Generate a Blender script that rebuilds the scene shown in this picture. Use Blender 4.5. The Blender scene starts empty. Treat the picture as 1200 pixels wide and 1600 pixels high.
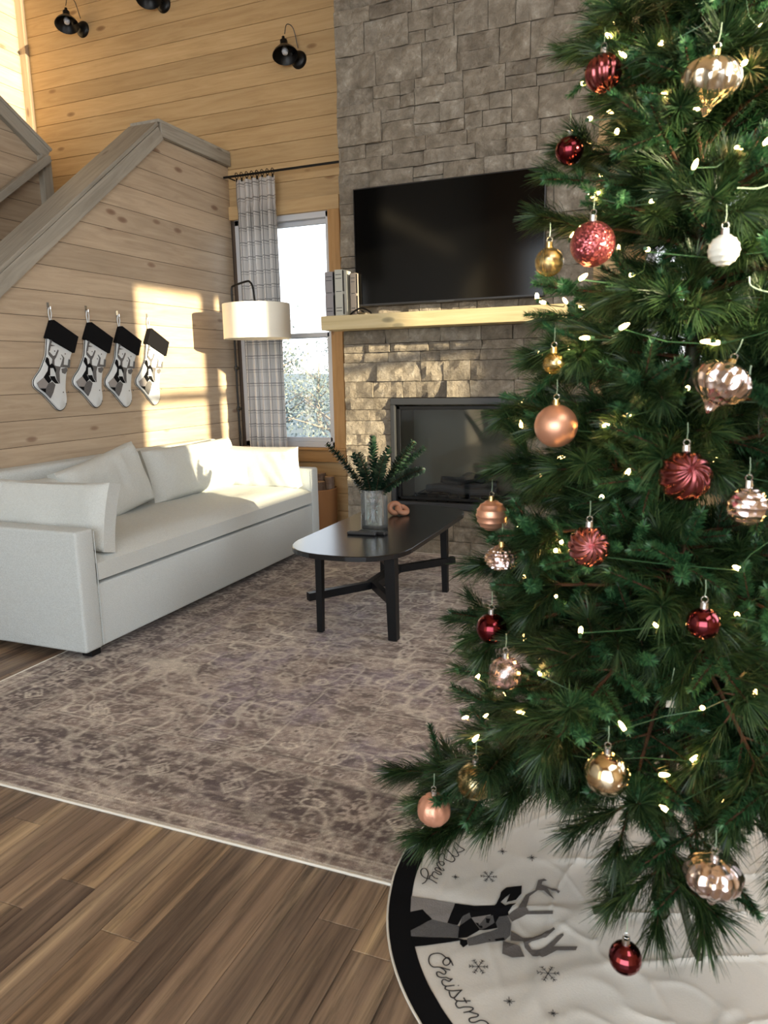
import bpy, bmesh, math, random
import numpy as np
from mathutils import Vector, Matrix, noise as mnoise
rnd = random.Random(7)
R = math.radians
C = bpy.context.scene.collection
sc = bpy.context.scene

# ------------------------------------------------------------------ camera
cam = bpy.data.cameras.new('camera'); cam_o = bpy.data.objects.new('camera', cam); C.objects.link(cam_o)
fw = Vector((-0.37134, 0.90976, -0.18558)); rt = Vector((0.92709, 0.37429, -0.02022)); up = Vector((-0.05107, 0.17956, 0.98242))
m = Matrix((rt, up, -fw)).transposed().to_4x4(); m.translation = (0, 0, 1.3)
cam_o.matrix_world = m
cam.sensor_fit = 'VERTICAL'; cam.sensor_height = 36; cam.lens = 1150.14/1600*36
cam.clip_start = .05
cam.dof.use_dof = True; cam.dof.focus_distance = 4.0; cam.dof.aperture_fstop = 7.0
sc.camera = cam_o

# ------------------------------------------------------------------ sky, sun, added fill lamps, exposure
w = bpy.data.worlds.new('sky'); sc.world = w; w.use_nodes = True
wn = w.node_tree; bgd = wn.nodes['Background']
tc = wn.nodes.new('ShaderNodeTexCoord'); sx = wn.nodes.new('ShaderNodeSeparateXYZ'); cr = wn.nodes.new('ShaderNodeValToRGB')
wn.links.new(tc.outputs['Generated'], sx.inputs[0]); wn.links.new(sx.outputs['Z'], cr.inputs[0]); wn.links.new(cr.outputs[0], bgd.inputs[0])
cr.color_ramp.elements[0].position = 0.0; cr.color_ramp.elements[0].color = (1, .98, .95, 1)
cr.color_ramp.elements[1].position = 0.7; cr.color_ramp.elements[1].color = (.62, .80, 1, 1)
bgd.inputs[1].default_value = 2.3
sun = bpy.data.lights.new('sun', 'SUN'); sun_o = bpy.data.objects.new('sun', sun); C.objects.link(sun_o)
sun.energy = 16; sun.color = (1, .80, .50); sun.angle = R(.8)
sun_o.rotation_euler = Vector((-1, .27, -.14)).to_track_quat('-Z', 'Y').to_euler()
def area(name, loc, direction, sx_, sy_, power, col):
    l = bpy.data.lights.new(name, 'AREA'); l.shape = 'RECTANGLE'; l.size = sx_; l.size_y = sy_; l.energy = power; l.color = col
    o = bpy.data.objects.new(name, l); o.location = loc; o.rotation_euler = Vector(direction).to_track_quat('-Z', 'Y').to_euler(); C.objects.link(o)
area('fill_rear', (-.2, -4.05, 1.9), (-.1, 1, -.05), 5.0, 3.4, 135, (.80, .91, 1))  # added fill lamp filling the unseen rear opening
area('fill_right', (2.9, 3.1, 2.4), (-1, .05, -.1), 2.2, 2.6, 70, (.92, .96, 1))  # added fill lamp just inside the unseen right wall
area('fill_right_high', (2.9, .5, 4.6), (-1, .5, -.35), 5.5, 1.6, 105, (.97, .96, .93))  # added high fill lamp, brightens the room from the right
sc.view_settings.view_transform = 'Standard'; sc.view_settings.look = 'None'
sc.view_settings.gamma = 1; sc.view_settings.use_curve_mapping = False
sc.view_settings.exposure = .46
sc.cycles.max_bounces = 7; sc.cycles.transparent_max_bounces = 16
sc.cycles.caustics_reflective = False; sc.cycles.caustics_refractive = False
sc.cycles.sample_clamp_indirect = 5
sc.cycles.use_denoising = True

# ------------------------------------------------------------------ materials
def lin(c):
    return tuple(((x/255)/12.92 if x/255 <= .04045 else ((x/255+.055)/1.055)**2.4) for x in c)
class NT:
    def __init__(s, name):
        s.m = bpy.data.materials.new(name); s.m.use_nodes = True; s.t = s.m.node_tree; s.b = s.t.nodes['Principled BSDF']
    def n(s, typ, **kw):
        o = s.t.nodes.new('ShaderNode'+typ)
        for k, v in kw.items():
            if k in o.inputs: o.inputs[k].default_value = v
            else: setattr(o, k, v)
        return o
    def l(s, a, b): s.t.links.new(a, b)
    def mix(s, fac, a, b, mode='MIX'):
        o = s.t.nodes.new('ShaderNodeMix'); o.data_type = 'RGBA'; o.blend_type = mode
        for i, v in ((0, fac), (6, a), (7, b)):
            if hasattr(v, 'default_value'): s.l(v, o.inputs[i])
            elif i == 0: o.inputs[0].default_value = v
            else: o.inputs[i].default_value = (*v[:3], 1)
        return o.outputs[2]
    def ramp(s, src, stops):
        o = s.t.nodes.new('ShaderNodeValToRGB'); s.l(src, o.inputs[0]); e = o.color_ramp.elements
        while len(e) < len(stops): e.new(.5)
        for i, (p, c) in enumerate(stops):
            e[i].position = p; e[i].color = (*((c,)*3 if isinstance(c, (int, float)) else c[:3]), 1)
        return o.outputs[0]
    def math(s, op, a, b=0.0):
        o = s.t.nodes.new('ShaderNodeMath'); o.operation = op
        for i, v in enumerate((a, b)):
            if hasattr(v, 'default_value'): s.l(v, o.inputs[i])
            else: o.inputs[i].default_value = v
        return o.outputs[0]
    def set(s, **kw):
        for k, v in kw.items():
            k = {'color': 'Base Color', 'rough': 'Roughness', 'metal': 'Metallic', 'spec': 'Specular IOR Level', 'emit': 'Emission Color', 'estr': 'Emission Strength', 'trans': 'Transmission Weight', 'coat': 'Coat Weight', 'alpha': 'Alpha', 'sheen': 'Sheen Weight', 'normal': 'Normal', 'ior': 'IOR', 'sss': 'Subsurface Weight'}[k]
            i = s.b.inputs[k]
            if hasattr(v, 'default_value'): s.l(v, i)
            elif isinstance(v, tuple): i.default_value = (*v[:3], 1)
            else: i.default_value = v
        return s
    def bump(s, h, strength=.3, dist=.01):
        b = s.n('Bump', Strength=strength, Distance=dist); s.l(h, b.inputs['Height']); s.l(b.outputs[0], s.b.inputs['Normal'])
def plain(name, col, rough=.5, metal=0., **kw):
    t = NT(name); t.set(color=col, rough=rough, metal=metal, **kw); return t.m
def coords(t, scale, offs=True):
    """object coordinates, shifted per object so pieces differ"""
    c = t.n('TexCoord'); mp = t.n('Mapping'); mp.inputs['Scale'].default_value = scale
    if offs:
        oi = t.n('ObjectInfo'); cx = t.n('CombineXYZ')
        a = t.math('MULTIPLY', oi.outputs['Random'], 37.0); t.l(a, cx.inputs[0]); t.l(t.math('MULTIPLY', oi.outputs['Random'], 91.0), cx.inputs[1]); t.l(a, cx.inputs[2])
        v = t.n('VectorMath', operation='ADD'); t.l(c.outputs['Object'], v.inputs[0]); t.l(cx.outputs[0], v.inputs[1]); t.l(v.outputs[0], mp.inputs[0])
        return mp.outputs[0], oi.outputs['Random']
    t.l(c.outputs['Object'], mp.inputs[0]); return mp.outputs[0], None
def wood(name, dark, mid, light, knot=(.12, .05, .02), rough=.55, knots=True, gscale=1.0, contrast=1.0):
    """grain along local X"""
    t = NT(name)
    v, r = coords(t, (1.1*gscale, 14*gscale, 14*gscale))
    n1 = t.n('TexNoise', Scale=1.6, Detail=7.0, Roughness=.62, Distortion=1.2); t.l(v, n1.inputs['Vector'])
    col = t.ramp(n1.outputs[0], [(.5-.2*contrast, dark), (.5, mid), (.5+.2*contrast, light)])
    v2, _ = coords(t, (.6, .9, .9))
    n2 = t.n('TexNoise', Scale=1.3, Detail=2.0); t.l(v2, n2.inputs['Vector'])
    col = t.mix(.35, col, t.ramp(n2.outputs[0], [(.35, tuple(x*.8 for x in mid)), (.65, tuple(min(1, x*1.15) for x in mid))]))
    vv = t.ramp(r, [(0, .84), (1, 1.1)]); col = t.mix(1.0, col, vv, 'MULTIPLY')
    if knots:
        v3, _ = coords(t, (3.0, 7.5, 7.5))
        vo = t.n('TexVoronoi', Scale=1.0); t.l(v3, vo.inputs['Vector'])
        k = t.ramp(vo.outputs['Distance'], [(.06, 1), (.12, .7), (.17, 0)])
        sel = t.n('SeparateColor'); t.l(vo.outputs['Color'], sel.inputs[0])
        k2 = t.math('MULTIPLY', k, t.math('GREATER_THAN', sel.outputs[0], .3))
        col = t.mix(t.math('MULTIPLY', k2, .8), col, knot)
    t.set(color=col, rough=rough); t.bump(n1.outputs[0], .12, .004)
    return t.m
M = {}
M['pine'] = wood('honey_pine', (.42, .27, .125), (.54, .37, .185), (.62, .45, .245), knot=(.20, .10, .04))
M['washed'] = wood('washed_pine', (.32, .24, .165), (.43, .335, .235), (.52, .42, .305), knot=(.15, .075, .045))
M['greycap'] = wood('grey_stained_wood', (.21, .19, .155), (.32, .295, .245), (.42, .39, .33), knot=(.10, .07, .05))
M['mantel'] = wood('pale_beam_wood', (.42, .33, .17), (.55, .45, .25), (.62, .53, .33), knot=(.16, .15, .09))
M['trimwood'] = wood('window_casing_wood', (.33, .17, .055), (.46, .26, .10), (.54, .33, .14))
def floor_mat():
    t = NT('vinyl_plank')
    v, r = coords(t, (1.0, 20, 20))
    n1 = t.n('TexNoise', Scale=2.2, Detail=8.0, Roughness=.7, Distortion=.6); t.l(v, n1.inputs['Vector'])
    g = t.ramp(n1.outputs[0], [(.30, .22), (.42, .6), (.5, .85), (.68, 1.2)])
    v2, _ = coords(t, (.5, 9, 9)); n2 = t.n('TexNoise', Scale=1.6, Detail=2.0); t.l(v2, n2.inputs['Vector'])
    base = t.ramp(n2.outputs[0], [(.30, (.15, .105, .078)), (.44, (.25, .18, .13)), (.56, (.34, .25, .175)), (.70, (.50, .38, .25))])
    rr = t.ramp(r, [(0, (.70, .68, .69)), (.35, (.86, .83, .80)), (.6, (.98, .94, .9)), (.85, (1.22, 1.14, .98)), (1, (.80, .80, .82))])
    col = t.mix(1.0, t.mix(1.0, base, rr, 'MULTIPLY'), g, 'MULTIPLY')
    t.set(color=col, rough=t.ramp(n1.outputs[0], [(.3, .55), (.7, .34)]), spec=.45); t.bump(n1.outputs[0], .25, .002)
    return t.m
M['floor'] = floor_mat()
def stone_mat():
    t = NT('limestone')
    v, r = coords(t, (1, 1, 1))
    n1 = t.n('TexNoise', Scale=13.0, Detail=10.0, Roughness=.68, Distortion=.25); t.l(v, n1.inputs['Vector'])
    n2 = t.n('TexNoise', Scale=55.0, Detail=6.0, Roughness=.75, Distortion=.2); t.l(v, n2.inputs['Vector'])
    col = t.ramp(n1.outputs[0], [(.3, (.16, .14, .112)), (.5, (.25, .222, .180)), (.62, (.33, .30, .25)), (.74, (.52, .49, .43))])
    rr = t.ramp(r, [(0, (.80, .78, .76)), (.5, (1, .97, .93)), (1, (1.12, 1.12, 1.12))])
    t.set(color=t.mix(1.0, col, rr, 'MULTIPLY'), rough=.85, spec=.25)
    h = t.math('ADD', n1.outputs[0], t.math('MULTIPLY', n2.outputs[0], .45)); t.bump(h, 1.0, .022)
    return t.m
M['stone'] = stone_mat()
M['mortar'] = plain('dark_joint', (.11, .08, .06), .95)
def fabric(name, col, var=.9, scale=260, rough=.9, bump=.3):
    t = NT(name); v, _ = coords(t, (1, 1, 1), False)
    n = t.n('TexNoise', Scale=float(scale), Detail=2.0); t.l(v, n.inputs['Vector'])
    n2 = t.n('TexNoise', Scale=6.0, Detail=3.0); t.l(v, n2.inputs['Vector'])
    wv = t.n('TexNoise', Scale=1.0, Detail=3.0); mp = t.n('Mapping'); mp.inputs['Scale'].default_value = (60, 60, 380); c = t.n('TexCoord'); t.l(c.outputs['Object'], mp.inputs[0]); t.l(mp.outputs[0], wv.inputs['Vector'])
    c1 = t.mix(t.ramp(n.outputs[0], [(.35, 0), (.65, 1)]), tuple(x*var for x in col), col)
    c1 = t.mix(.5, c1, t.mix(wv.outputs[0], tuple(x*var*.95 for x in col), col))
    t.set(color=c1, rough=rough, spec=.2, sheen=.05); t.bump(t.math('ADD', n.outputs[0], t.math('MULTIPLY', n2.outputs[0], 2.5)), bump, .006)
    return t.m
M['sofa'] = fabric('oatmeal_linen', (.60, .64, .635), .72)
M['cushion'] = fabric('oatmeal_linen_cushion', (.62, .65, .63), .75)
M['skirt'] = fabric('ivory_canvas', (.72, .69, .63), .95, bump=.1)
M['skirtblack'] = plain('black_felt', (.006, .006, .007), .95, spec=.1)
M['feltlight'] = fabric('grey_applique', (.30, .28, .27), .9)
M['felttweed'] = fabric('tweed_applique', (.16, .155, .155), .45, 500)
M['feltbrown'] = fabric('taupe_applique', (.14, .125, .115), .85)
M['stockwhite'] = fabric('white_cotton', (.66, .69, .70), .95)
M['blackmetal'] = plain('black_metal', (.012, .012, .012), .38, .6)
M['blackwood'] = NT('black_stained_wood').set(color=(.005, .0055, .0065), rough=.42, spec=.25).m
M['tablematte'] = NT('black_table_top').set(color=(.006, .007, .009), rough=.22, spec=.6).m
M['screen'] = NT('screen_glass').set(color=(.002, .002, .002), rough=.10, spec=.22).m
M['blackplastic'] = plain('black_plastic', (.01, .01, .011), .35)
M['darkgrey'] = plain('dark_grey_metal', (.045, .047, .05), .45, .5)
M['whitevinyl'] = plain('white_vinyl', (.62, .64, .68), .45)
M['refractory'] = plain('refractory_panel', (.30, .25, .165), .9)
M['lampshade'] = NT('linen_lampshade').set(color=(.86, .83, .72), rough=.8).m
M['chrome'] = plain('silver_cap', (.75, .75, .75), .22, 1.0)
M['goldcap'] = plain('gold_cap', (.75, .55, .22), .25, 1.0)
M['greenwire'] = plain('green_wire', (.03, .09, .035), .5)
M['palewire'] = plain('pale_green_wire', (.35, .48, .33), .4)
M['trunk'] = plain('trunk_pole', (.035, .04, .02), .6)
M['twig'] = plain('brown_twig', (.085, .035, .014), .8)
M['paper'] = plain('paper', (.75, .72, .64), .8)
def bulb_mat():
    t = NT('warm_mini_bulb'); t.set(color=(1, .8, .5), emit=(1, .58, .20), estr=45.0, rough=.2); return t.m
M['bulb'] = bulb_mat()
def needle_mat(name, a, b, c):
    t = NT(name); g = t.n('NewGeometry'); oi = t.n('ObjectInfo')
    col = t.ramp(g.outputs['Random Per Island'], [(0, a), (.5, b), (1, c)])
    col = t.mix(1.0, col, t.ramp(oi.outputs['Random'], [(0, (.6, .65, .6)), (1, (1.35, 1.3, 1.1))]), 'MULTIPLY')
    t.set(color=col, rough=.42, spec=.45)
    tr = t.n('BsdfTranslucent'); t.l(col, tr.inputs[0]); mx = t.n('MixShader'); mx.inputs[0].default_value = .22
    t.l(t.b.outputs[0], mx.inputs[1]); t.l(tr.outputs[0], mx.inputs[2]); t.l(mx.outputs[0], t.t.nodes['Material Output'].inputs[0])
    return t.m
M['pineneedle'] = needle_mat('long_needle', (.010, .028, .010), (.022, .060, .022), (.085, .145, .055))
M['firneedle'] = needle_mat('short_needle', (.014, .062, .028), (.032, .12, .052), (.10, .24, .105))
def glass_mat(name, tint=(1, 1, 1), gloss=.08, rough=.02, pale_sheen=0):
    t = NT(name); tr = t.n('BsdfTransparent'); tr.inputs[0].default_value = (*tint, 1)
    gl = t.n('BsdfGlossy'); gl.inputs['Roughness'].default_value = rough
    lw = t.n('Fresnel', IOR=1.45); mx = t.n('MixShader'); t.l(t.math('ADD', lw.outputs[0], gloss-.04), mx.inputs[0])
    last = mx.outputs[0]
    if pale_sheen:
        df = t.n('BsdfDiffuse'); df.inputs[0].default_value = (.8, .85, .85, 1); m2 = t.n('MixShader'); m2.inputs[0].default_value = pale_sheen; t.l(last, m2.inputs[1]); t.l(df.outputs[0], m2.inputs[2]); last = m2.outputs[0]
    t.l(tr.outputs[0], mx.inputs[1]); t.l(gl.outputs[0], mx.inputs[2]); t.l(last, t.t.nodes['Material Output'].inputs[0]); return t.m
M['pane'] = glass_mat('window_glass', (.96, .98, 1), .05)
M['fireglass'] = glass_mat('fireplace_glass', (.78, .82, .85), .05, .05)
M['vaseglass'] = glass_mat('vase_glass', (.97, .99, 1), .10, .06, .09)  # white diffuse share stands in for bright window reflections

# ------------------------------------------------------------------ helpers
def mesh(name, verts, faces, mats=(), smooth=False, midx=None):
    me = bpy.data.meshes.new(name); me.from_pydata([tuple(v) for v in verts], [], [tuple(f) for f in faces])
    for mt in (mats if isinstance(mats, (list, tuple)) else [mats]): me.materials.append(mt)
    if midx is not None: me.polygons.foreach_set('material_index', midx)
    if smooth: me.polygons.foreach_set('use_smooth', [True]*len(me.polygons))
    me.update(); return me
def link(name, me, parent=None, loc=(0, 0, 0), rot=(0, 0, 0), **props):
    o = bpy.data.objects.new(name, me); o.location = loc; o.rotation_euler = rot; C.objects.link(o)
    if parent is not None: o.parent = parent
    for k, v in props.items(): o[k] = v
    return o
def thing(name, label, cat, loc=(0, 0, 0), rot=(0, 0, 0), group=None):
    o = link(name, None, None, loc, rot, label=label, category=cat)
    if group: o['group'] = group
    return o
class B:
    """collects shapes into one mesh"""
    def __init__(s): s.v = []; s.f = []; s.mi = []
    def add(s, v, f, mi=0):
        n = len(s.v); s.v += [tuple(p) for p in v]; s.f += [tuple(i+n for i in q) for q in f]; s.mi += [mi]*len(f); return s
    def box(s, x0, x1, y0, y1, z0, z1, mi=0, ch=0.0):
        if ch <= 0:
            v = [(x, y, z) for x in (x0, x1) for y in (y0, y1) for z in (z0, z1)]
            return s.add(v, [(0, 1, 3, 2), (4, 6, 7, 5), (0, 4, 5, 1), (2, 3, 7, 6), (0, 2, 6, 4), (1, 5, 7, 3)], mi)
        bm = bmesh.new(); bmesh.ops.create_cube(bm, size=1)
        for q in bm.verts: q.co = Vector(((x0+x1)/2+q.co.x*(x1-x0), (y0+y1)/2+q.co.y*(y1-y0), (z0+z1)/2+q.co.z*(z1-z0)))
        bmesh.ops.bevel(bm, geom=bm.edges[:], offset=ch, segments=2, profile=.6, affect='EDGES')
        bm.verts.index_update(); s.add([q.co[:] for q in bm.verts], [[l.index for l in f.verts] for f in bm.faces], mi); bm.free(); return s
    def tube(s, pts, r, n=8, mi=0, caps=True):
        pts = [Vector(p) for p in pts]; rr = r if isinstance(r, (list, tuple)) else [r]*len(pts)
        V = []; F = []; prev = None
        for i, p in enumerate(pts):
            d = (pts[min(i+1, len(pts)-1)]-pts[max(i-1, 0)]).normalized()
            a = prev if prev is not None else (Vector((0, 0, 1)) if abs(d.z) < .9 else Vector((1, 0, 0)))
            u = d.cross(a).normalized(); vv = u.cross(d).normalized(); prev = vv
            for k in range(n):
                t = 2*math.pi*k/n; V.append(p+(u*math.cos(t)+vv*math.sin(t))*rr[i])
        for i in range(len(pts)-1):
            for k in range(n): F.append((i*n+k, i*n+(k+1) % n, (i+1)*n+(k+1) % n, (i+1)*n+k))
        if caps: F.append(tuple(range(n))[::-1]); F.append(tuple((len(pts)-1)*n+k for k in range(n)))
        return s.add(V, F, mi)
    def lathe(s, prof, n=24, c=(0, 0, 0), mi=0, flute=None):
        V = []; F = []
        for r, z in prof:
            for k in range(n):
                t = 2*math.pi*k/n; q = r*(1+(flute[1]*math.cos(flute[0]*t) if flute else 0)); V.append((c[0]+q*math.cos(t), c[1]+q*math.sin(t), c[2]+z))
        for i in range(len(prof)-1):
            for k in range(n): F.append((i*n+k, i*n+(k+1) % n, (i+1)*n+(k+1) % n, (i+1)*n+k))
        return s.add(V, F, mi)
    def prism(s, poly, d0, d1, axis='x', mi=0):
        """extrude a 2D polygon along an axis; the polygon is in the other two axes in order"""
        def P(a, b, d): return {'x': (d, a, b), 'y': (a, d, b), 'z': (a, b, d)}[axis]
        n = len(poly); V = [P(a, b, d0) for a, b in poly]+[P(a, b, d1) for a, b in poly]
        F = [tuple(range(n)), tuple(range(n, 2*n))[::-1]]+[(i, i+n, (i+1) % n+n, (i+1) % n) for i in range(n)]
        return s.add(V, F, mi)
    def obj(s, name, mats, parent=None, loc=(0, 0, 0), rot=(0, 0, 0), smooth=False, fix=True, **props):
        me = mesh(name, s.v, s.f, mats, smooth, s.mi)
        if fix:
            bm = bmesh.new(); bm.from_mesh(me); bmesh.ops.recalc_face_normals(bm, faces=bm.faces[:]); bm.to_mesh(me); bm.free()
        if smooth:
            try: me.set_sharp_from_angle(angle=R(38))
            except Exception: pass
        return link(name, me, parent, loc, rot, **props)
def struct(b, name, mats, **kw): return b.obj(name, mats, kind='structure', **kw)
def centred(b):
    """shift collected verts so the origin is in the middle; returns the centre"""
    a = np.array(b.v); c = (a.min(0)+a.max(0))/2; b.v = [tuple(p) for p in (a-c)]; return tuple(c)
def catmull(pts, k=6):
    if len(pts) < 3: return [tuple(p) for p in pts]
    P = [Vector(p) for p in pts]; P = [P[0]*2-P[1]]+P+[P[-1]*2-P[-2]]; out = []
    for i in range(1, len(P)-2):
        for j in range(k):
            t = j/k; a, b, c, d = P[i-1:i+3]
            out.append(.5*((2*b)+(c-a)*t+(2*a-5*b+4*c-d)*t*t+(3*b-a-3*c+d)*t**3))
    out.append(P[-2]); return [tuple(p) for p in out]
DEER = [
    ('light', [(-0.574, 1.535), (-0.463, 1.546), (-0.46, 1.478), (-0.499, 1.475), (-0.532, 1.5), (-0.557, 1.482)]),
    ('black', [(-0.557, 1.482), (-0.532, 1.5), (-0.499, 1.475), (-0.535, 1.423)]),
    ('tweed', [(-0.535, 1.423), (-0.499, 1.475), (-0.46, 1.478), (-0.432, 1.478), (-0.426, 1.443), (-0.528, 1.407)]),
    ('black', [(-0.529, 1.406), (-0.426, 1.441), (-0.41, 1.44), (-0.512, 1.379)]),
    ('black', [(-0.463, 1.546), (-0.417, 1.552), (-0.369, 1.567), (-0.361, 1.584), (-0.338, 1.57), (-0.33, 1.55), (-0.35, 1.536), (-0.343, 1.506), (-0.376, 1.483), (-0.383, 1.48), (-0.413, 1.513), (-0.421, 1.527), (-0.434, 1.511), (-0.437, 1.479), (-0.462, 1.478)]),
    ('light', [(-0.413, 1.514), (-0.371, 1.54), (-0.383, 1.482)]),
    ('tweed', [(-0.434, 1.511), (-0.421, 1.527), (-0.413, 1.513), (-0.432, 1.478)]),
    ('tweed', [(-0.391, 1.49), (-0.38, 1.531), (-0.366, 1.539), (-0.357, 1.517), (-0.379, 1.481)]),
    ('black', [(-0.38, 1.524), (-0.369, 1.526), (-0.369, 1.51), (-0.375, 1.51)]),
    ('black', [(-0.432, 1.478), (-0.413, 1.513), (-0.383, 1.48), (-0.405, 1.448), (-0.425, 1.44)]),
    ('tweed', [(-0.404, 1.445), (-0.345, 1.499), (-0.354, 1.518), (-0.351, 1.539), (-0.333, 1.548), (-0.319, 1.526), (-0.313, 1.49), (-0.32, 1.472), (-0.395, 1.426)]),
    ('black', [(-0.358, 1.458), (-0.325, 1.478), (-0.321, 1.47), (-0.35, 1.456)]),
    ('black', [(-0.418, 1.435), (-0.403, 1.441), (-0.398, 1.43), (-0.405, 1.416), (-0.415, 1.423)]),
    ('black', [(-0.366, 1.568), (-0.363, 1.596), (-0.364, 1.614), (-0.355, 1.636), (-0.32, 1.655), (-0.315, 1.626), (-0.323, 1.599), (-0.343, 1.582), (-0.341, 1.616), (-0.357, 1.58), (-0.35, 1.568), (-0.32, 1.588), (-0.332, 1.558), (-0.351, 1.542)]),
    ('brown', [(-0.332, 1.549), (-0.312, 1.574), (-0.304, 1.624), (-0.285, 1.649), (-0.285, 1.69), (-0.272, 1.7), (-0.263, 1.695), (-0.274, 1.688), (-0.274, 1.675), (-0.226, 1.665), (-0.229, 1.655), (-0.258, 1.666), (-0.235, 1.629), (-0.264, 1.654), (-0.279, 1.651), (-0.294, 1.622), (-0.294, 1.58), (-0.286, 1.572), (-0.232, 1.589), (-0.23, 1.58), (-0.29, 1.562), (-0.318, 1.532)]),
    ('brown', [(-0.314, 1.503), (-0.283, 1.491), (-0.262, 1.496), (-0.24, 1.515), (-0.222, 1.543), (-0.218, 1.537), (-0.234, 1.504), (-0.263, 1.483), (-0.269, 1.475), (-0.258, 1.464), (-0.237, 1.47), (-0.211, 1.521), (-0.199, 1.536), (-0.197, 1.531), (-0.214, 1.491), (-0.163, 1.51), (-0.165, 1.497), (-0.205, 1.482), (-0.232, 1.449), (-0.253, 1.446), (-0.274, 1.463), (-0.281, 1.479), (-0.309, 1.473)]),
    ('brown', [(-0.325, 1.467), (-0.285, 1.462), (-0.269, 1.438), (-0.295, 1.426), (-0.318, 1.429)]),
]
LETTERING = [
    [(-0.56, 1.577), (-0.554, 1.586), (-0.554, 1.602), (-0.558, 1.62), (-0.568, 1.633), (-0.576, 1.633), (-0.579, 1.622), (-0.571, 1.607), (-0.559, 1.6), (-0.544, 1.599), (-0.524, 1.591)],
    [(-0.548, 1.599), (-0.55, 1.611), (-0.546, 1.615), (-0.535, 1.608), (-0.527, 1.609)],
    [(-0.546, 1.614), (-0.547, 1.627), (-0.543, 1.631), (-0.531, 1.625), (-0.524, 1.627), (-0.531, 1.635), (-0.542, 1.637), (-0.547, 1.644), (-0.542, 1.649), (-0.53, 1.643), (-0.522, 1.644), (-0.528, 1.651)],
    [(-0.53, 1.645), (-0.543, 1.656), (-0.548, 1.666), (-0.542, 1.675), (-0.533, 1.675), (-0.529, 1.667), (-0.534, 1.661), (-0.543, 1.669), (-0.549, 1.683), (-0.551, 1.701), (-0.546, 1.709), (-0.538, 1.702), (-0.537, 1.692)],
    [(-0.537, 1.692), (-0.525, 1.684), (-0.512, 1.684), (-0.509, 1.698), (-0.523, 1.712), (-0.546, 1.734)],
    [(-0.523, 1.712), (-0.51, 1.709), (-0.504, 1.716), (-0.511, 1.728), (-0.527, 1.747)],
    [(-0.511, 1.728), (-0.502, 1.733), (-0.496, 1.745), (-0.51, 1.752), (-0.527, 1.767)],
    [(-0.412, 1.359), (-0.422, 1.372), (-0.429, 1.377), (-0.435, 1.371), (-0.436, 1.361), (-0.431, 1.355), (-0.425, 1.356), (-0.421, 1.364), (-0.425, 1.373), (-0.435, 1.376), (-0.446, 1.38), (-0.459, 1.377), (-0.468, 1.369), (-0.468, 1.357), (-0.462, 1.346), (-0.452, 1.341), (-0.439, 1.345), (-0.414, 1.345)],
    [(-0.439, 1.345), (-0.425, 1.34), (-0.421, 1.334), (-0.424, 1.329), (-0.435, 1.332), (-0.44, 1.329), (-0.436, 1.321), (-0.427, 1.319), (-0.416, 1.322), (-0.405, 1.323), (-0.404, 1.326)],
    [(-0.405, 1.323), (-0.408, 1.316), (-0.42, 1.315), (-0.422, 1.309), (-0.417, 1.301), (-0.41, 1.301), (-0.398, 1.308), (-0.394, 1.31)],
    [(-0.41, 1.301), (-0.41, 1.294), (-0.403, 1.292), (-0.394, 1.294), (-0.384, 1.299), (-0.375, 1.303)],
    [(-0.387, 1.313), (-0.385, 1.312)],
    [(-0.376, 1.304), (-0.381, 1.289), (-0.386, 1.278), (-0.394, 1.279), (-0.4, 1.29)],
    [(-0.386, 1.278), (-0.377, 1.274), (-0.351, 1.283)],
    [(-0.367, 1.286), (-0.357, 1.275)],
    [(-0.377, 1.274), (-0.378, 1.265), (-0.37, 1.258), (-0.36, 1.264), (-0.351, 1.267), (-0.342, 1.268), (-0.342, 1.263), (-0.348, 1.256), (-0.357, 1.25)],
    [(-0.348, 1.256), (-0.336, 1.257), (-0.328, 1.257), (-0.329, 1.251), (-0.339, 1.244), (-0.342, 1.239), (-0.338, 1.234), (-0.329, 1.237), (-0.32, 1.245), (-0.31, 1.246), (-0.303, 1.241), (-0.303, 1.23), (-0.309, 1.222), (-0.32, 1.224), (-0.327, 1.232)],
    [(-0.303, 1.241), (-0.293, 1.23), (-0.295, 1.221), (-0.29, 1.215), (-0.28, 1.216)],
    [(-0.28, 1.216), (-0.274, 1.233), (-0.267, 1.225), (-0.268, 1.209), (-0.279, 1.205)],
]
FLAKES = [(-0.48, 1.826, 0.0225, 1), (-0.407, 1.661, 0.0212, 1), (-0.359, 1.377, 0.0215, 1), (-0.212, 1.407, 0.0247, 1), (-0.397, 1.773, 0.0126, 0), (-0.317, 1.772, 0.013, 0), (-0.487, 1.63, 0.0095, 0), (-0.275, 1.308, 0.0117, 0), (-0.185, 1.311, 0.0104, 0), ]
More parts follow.
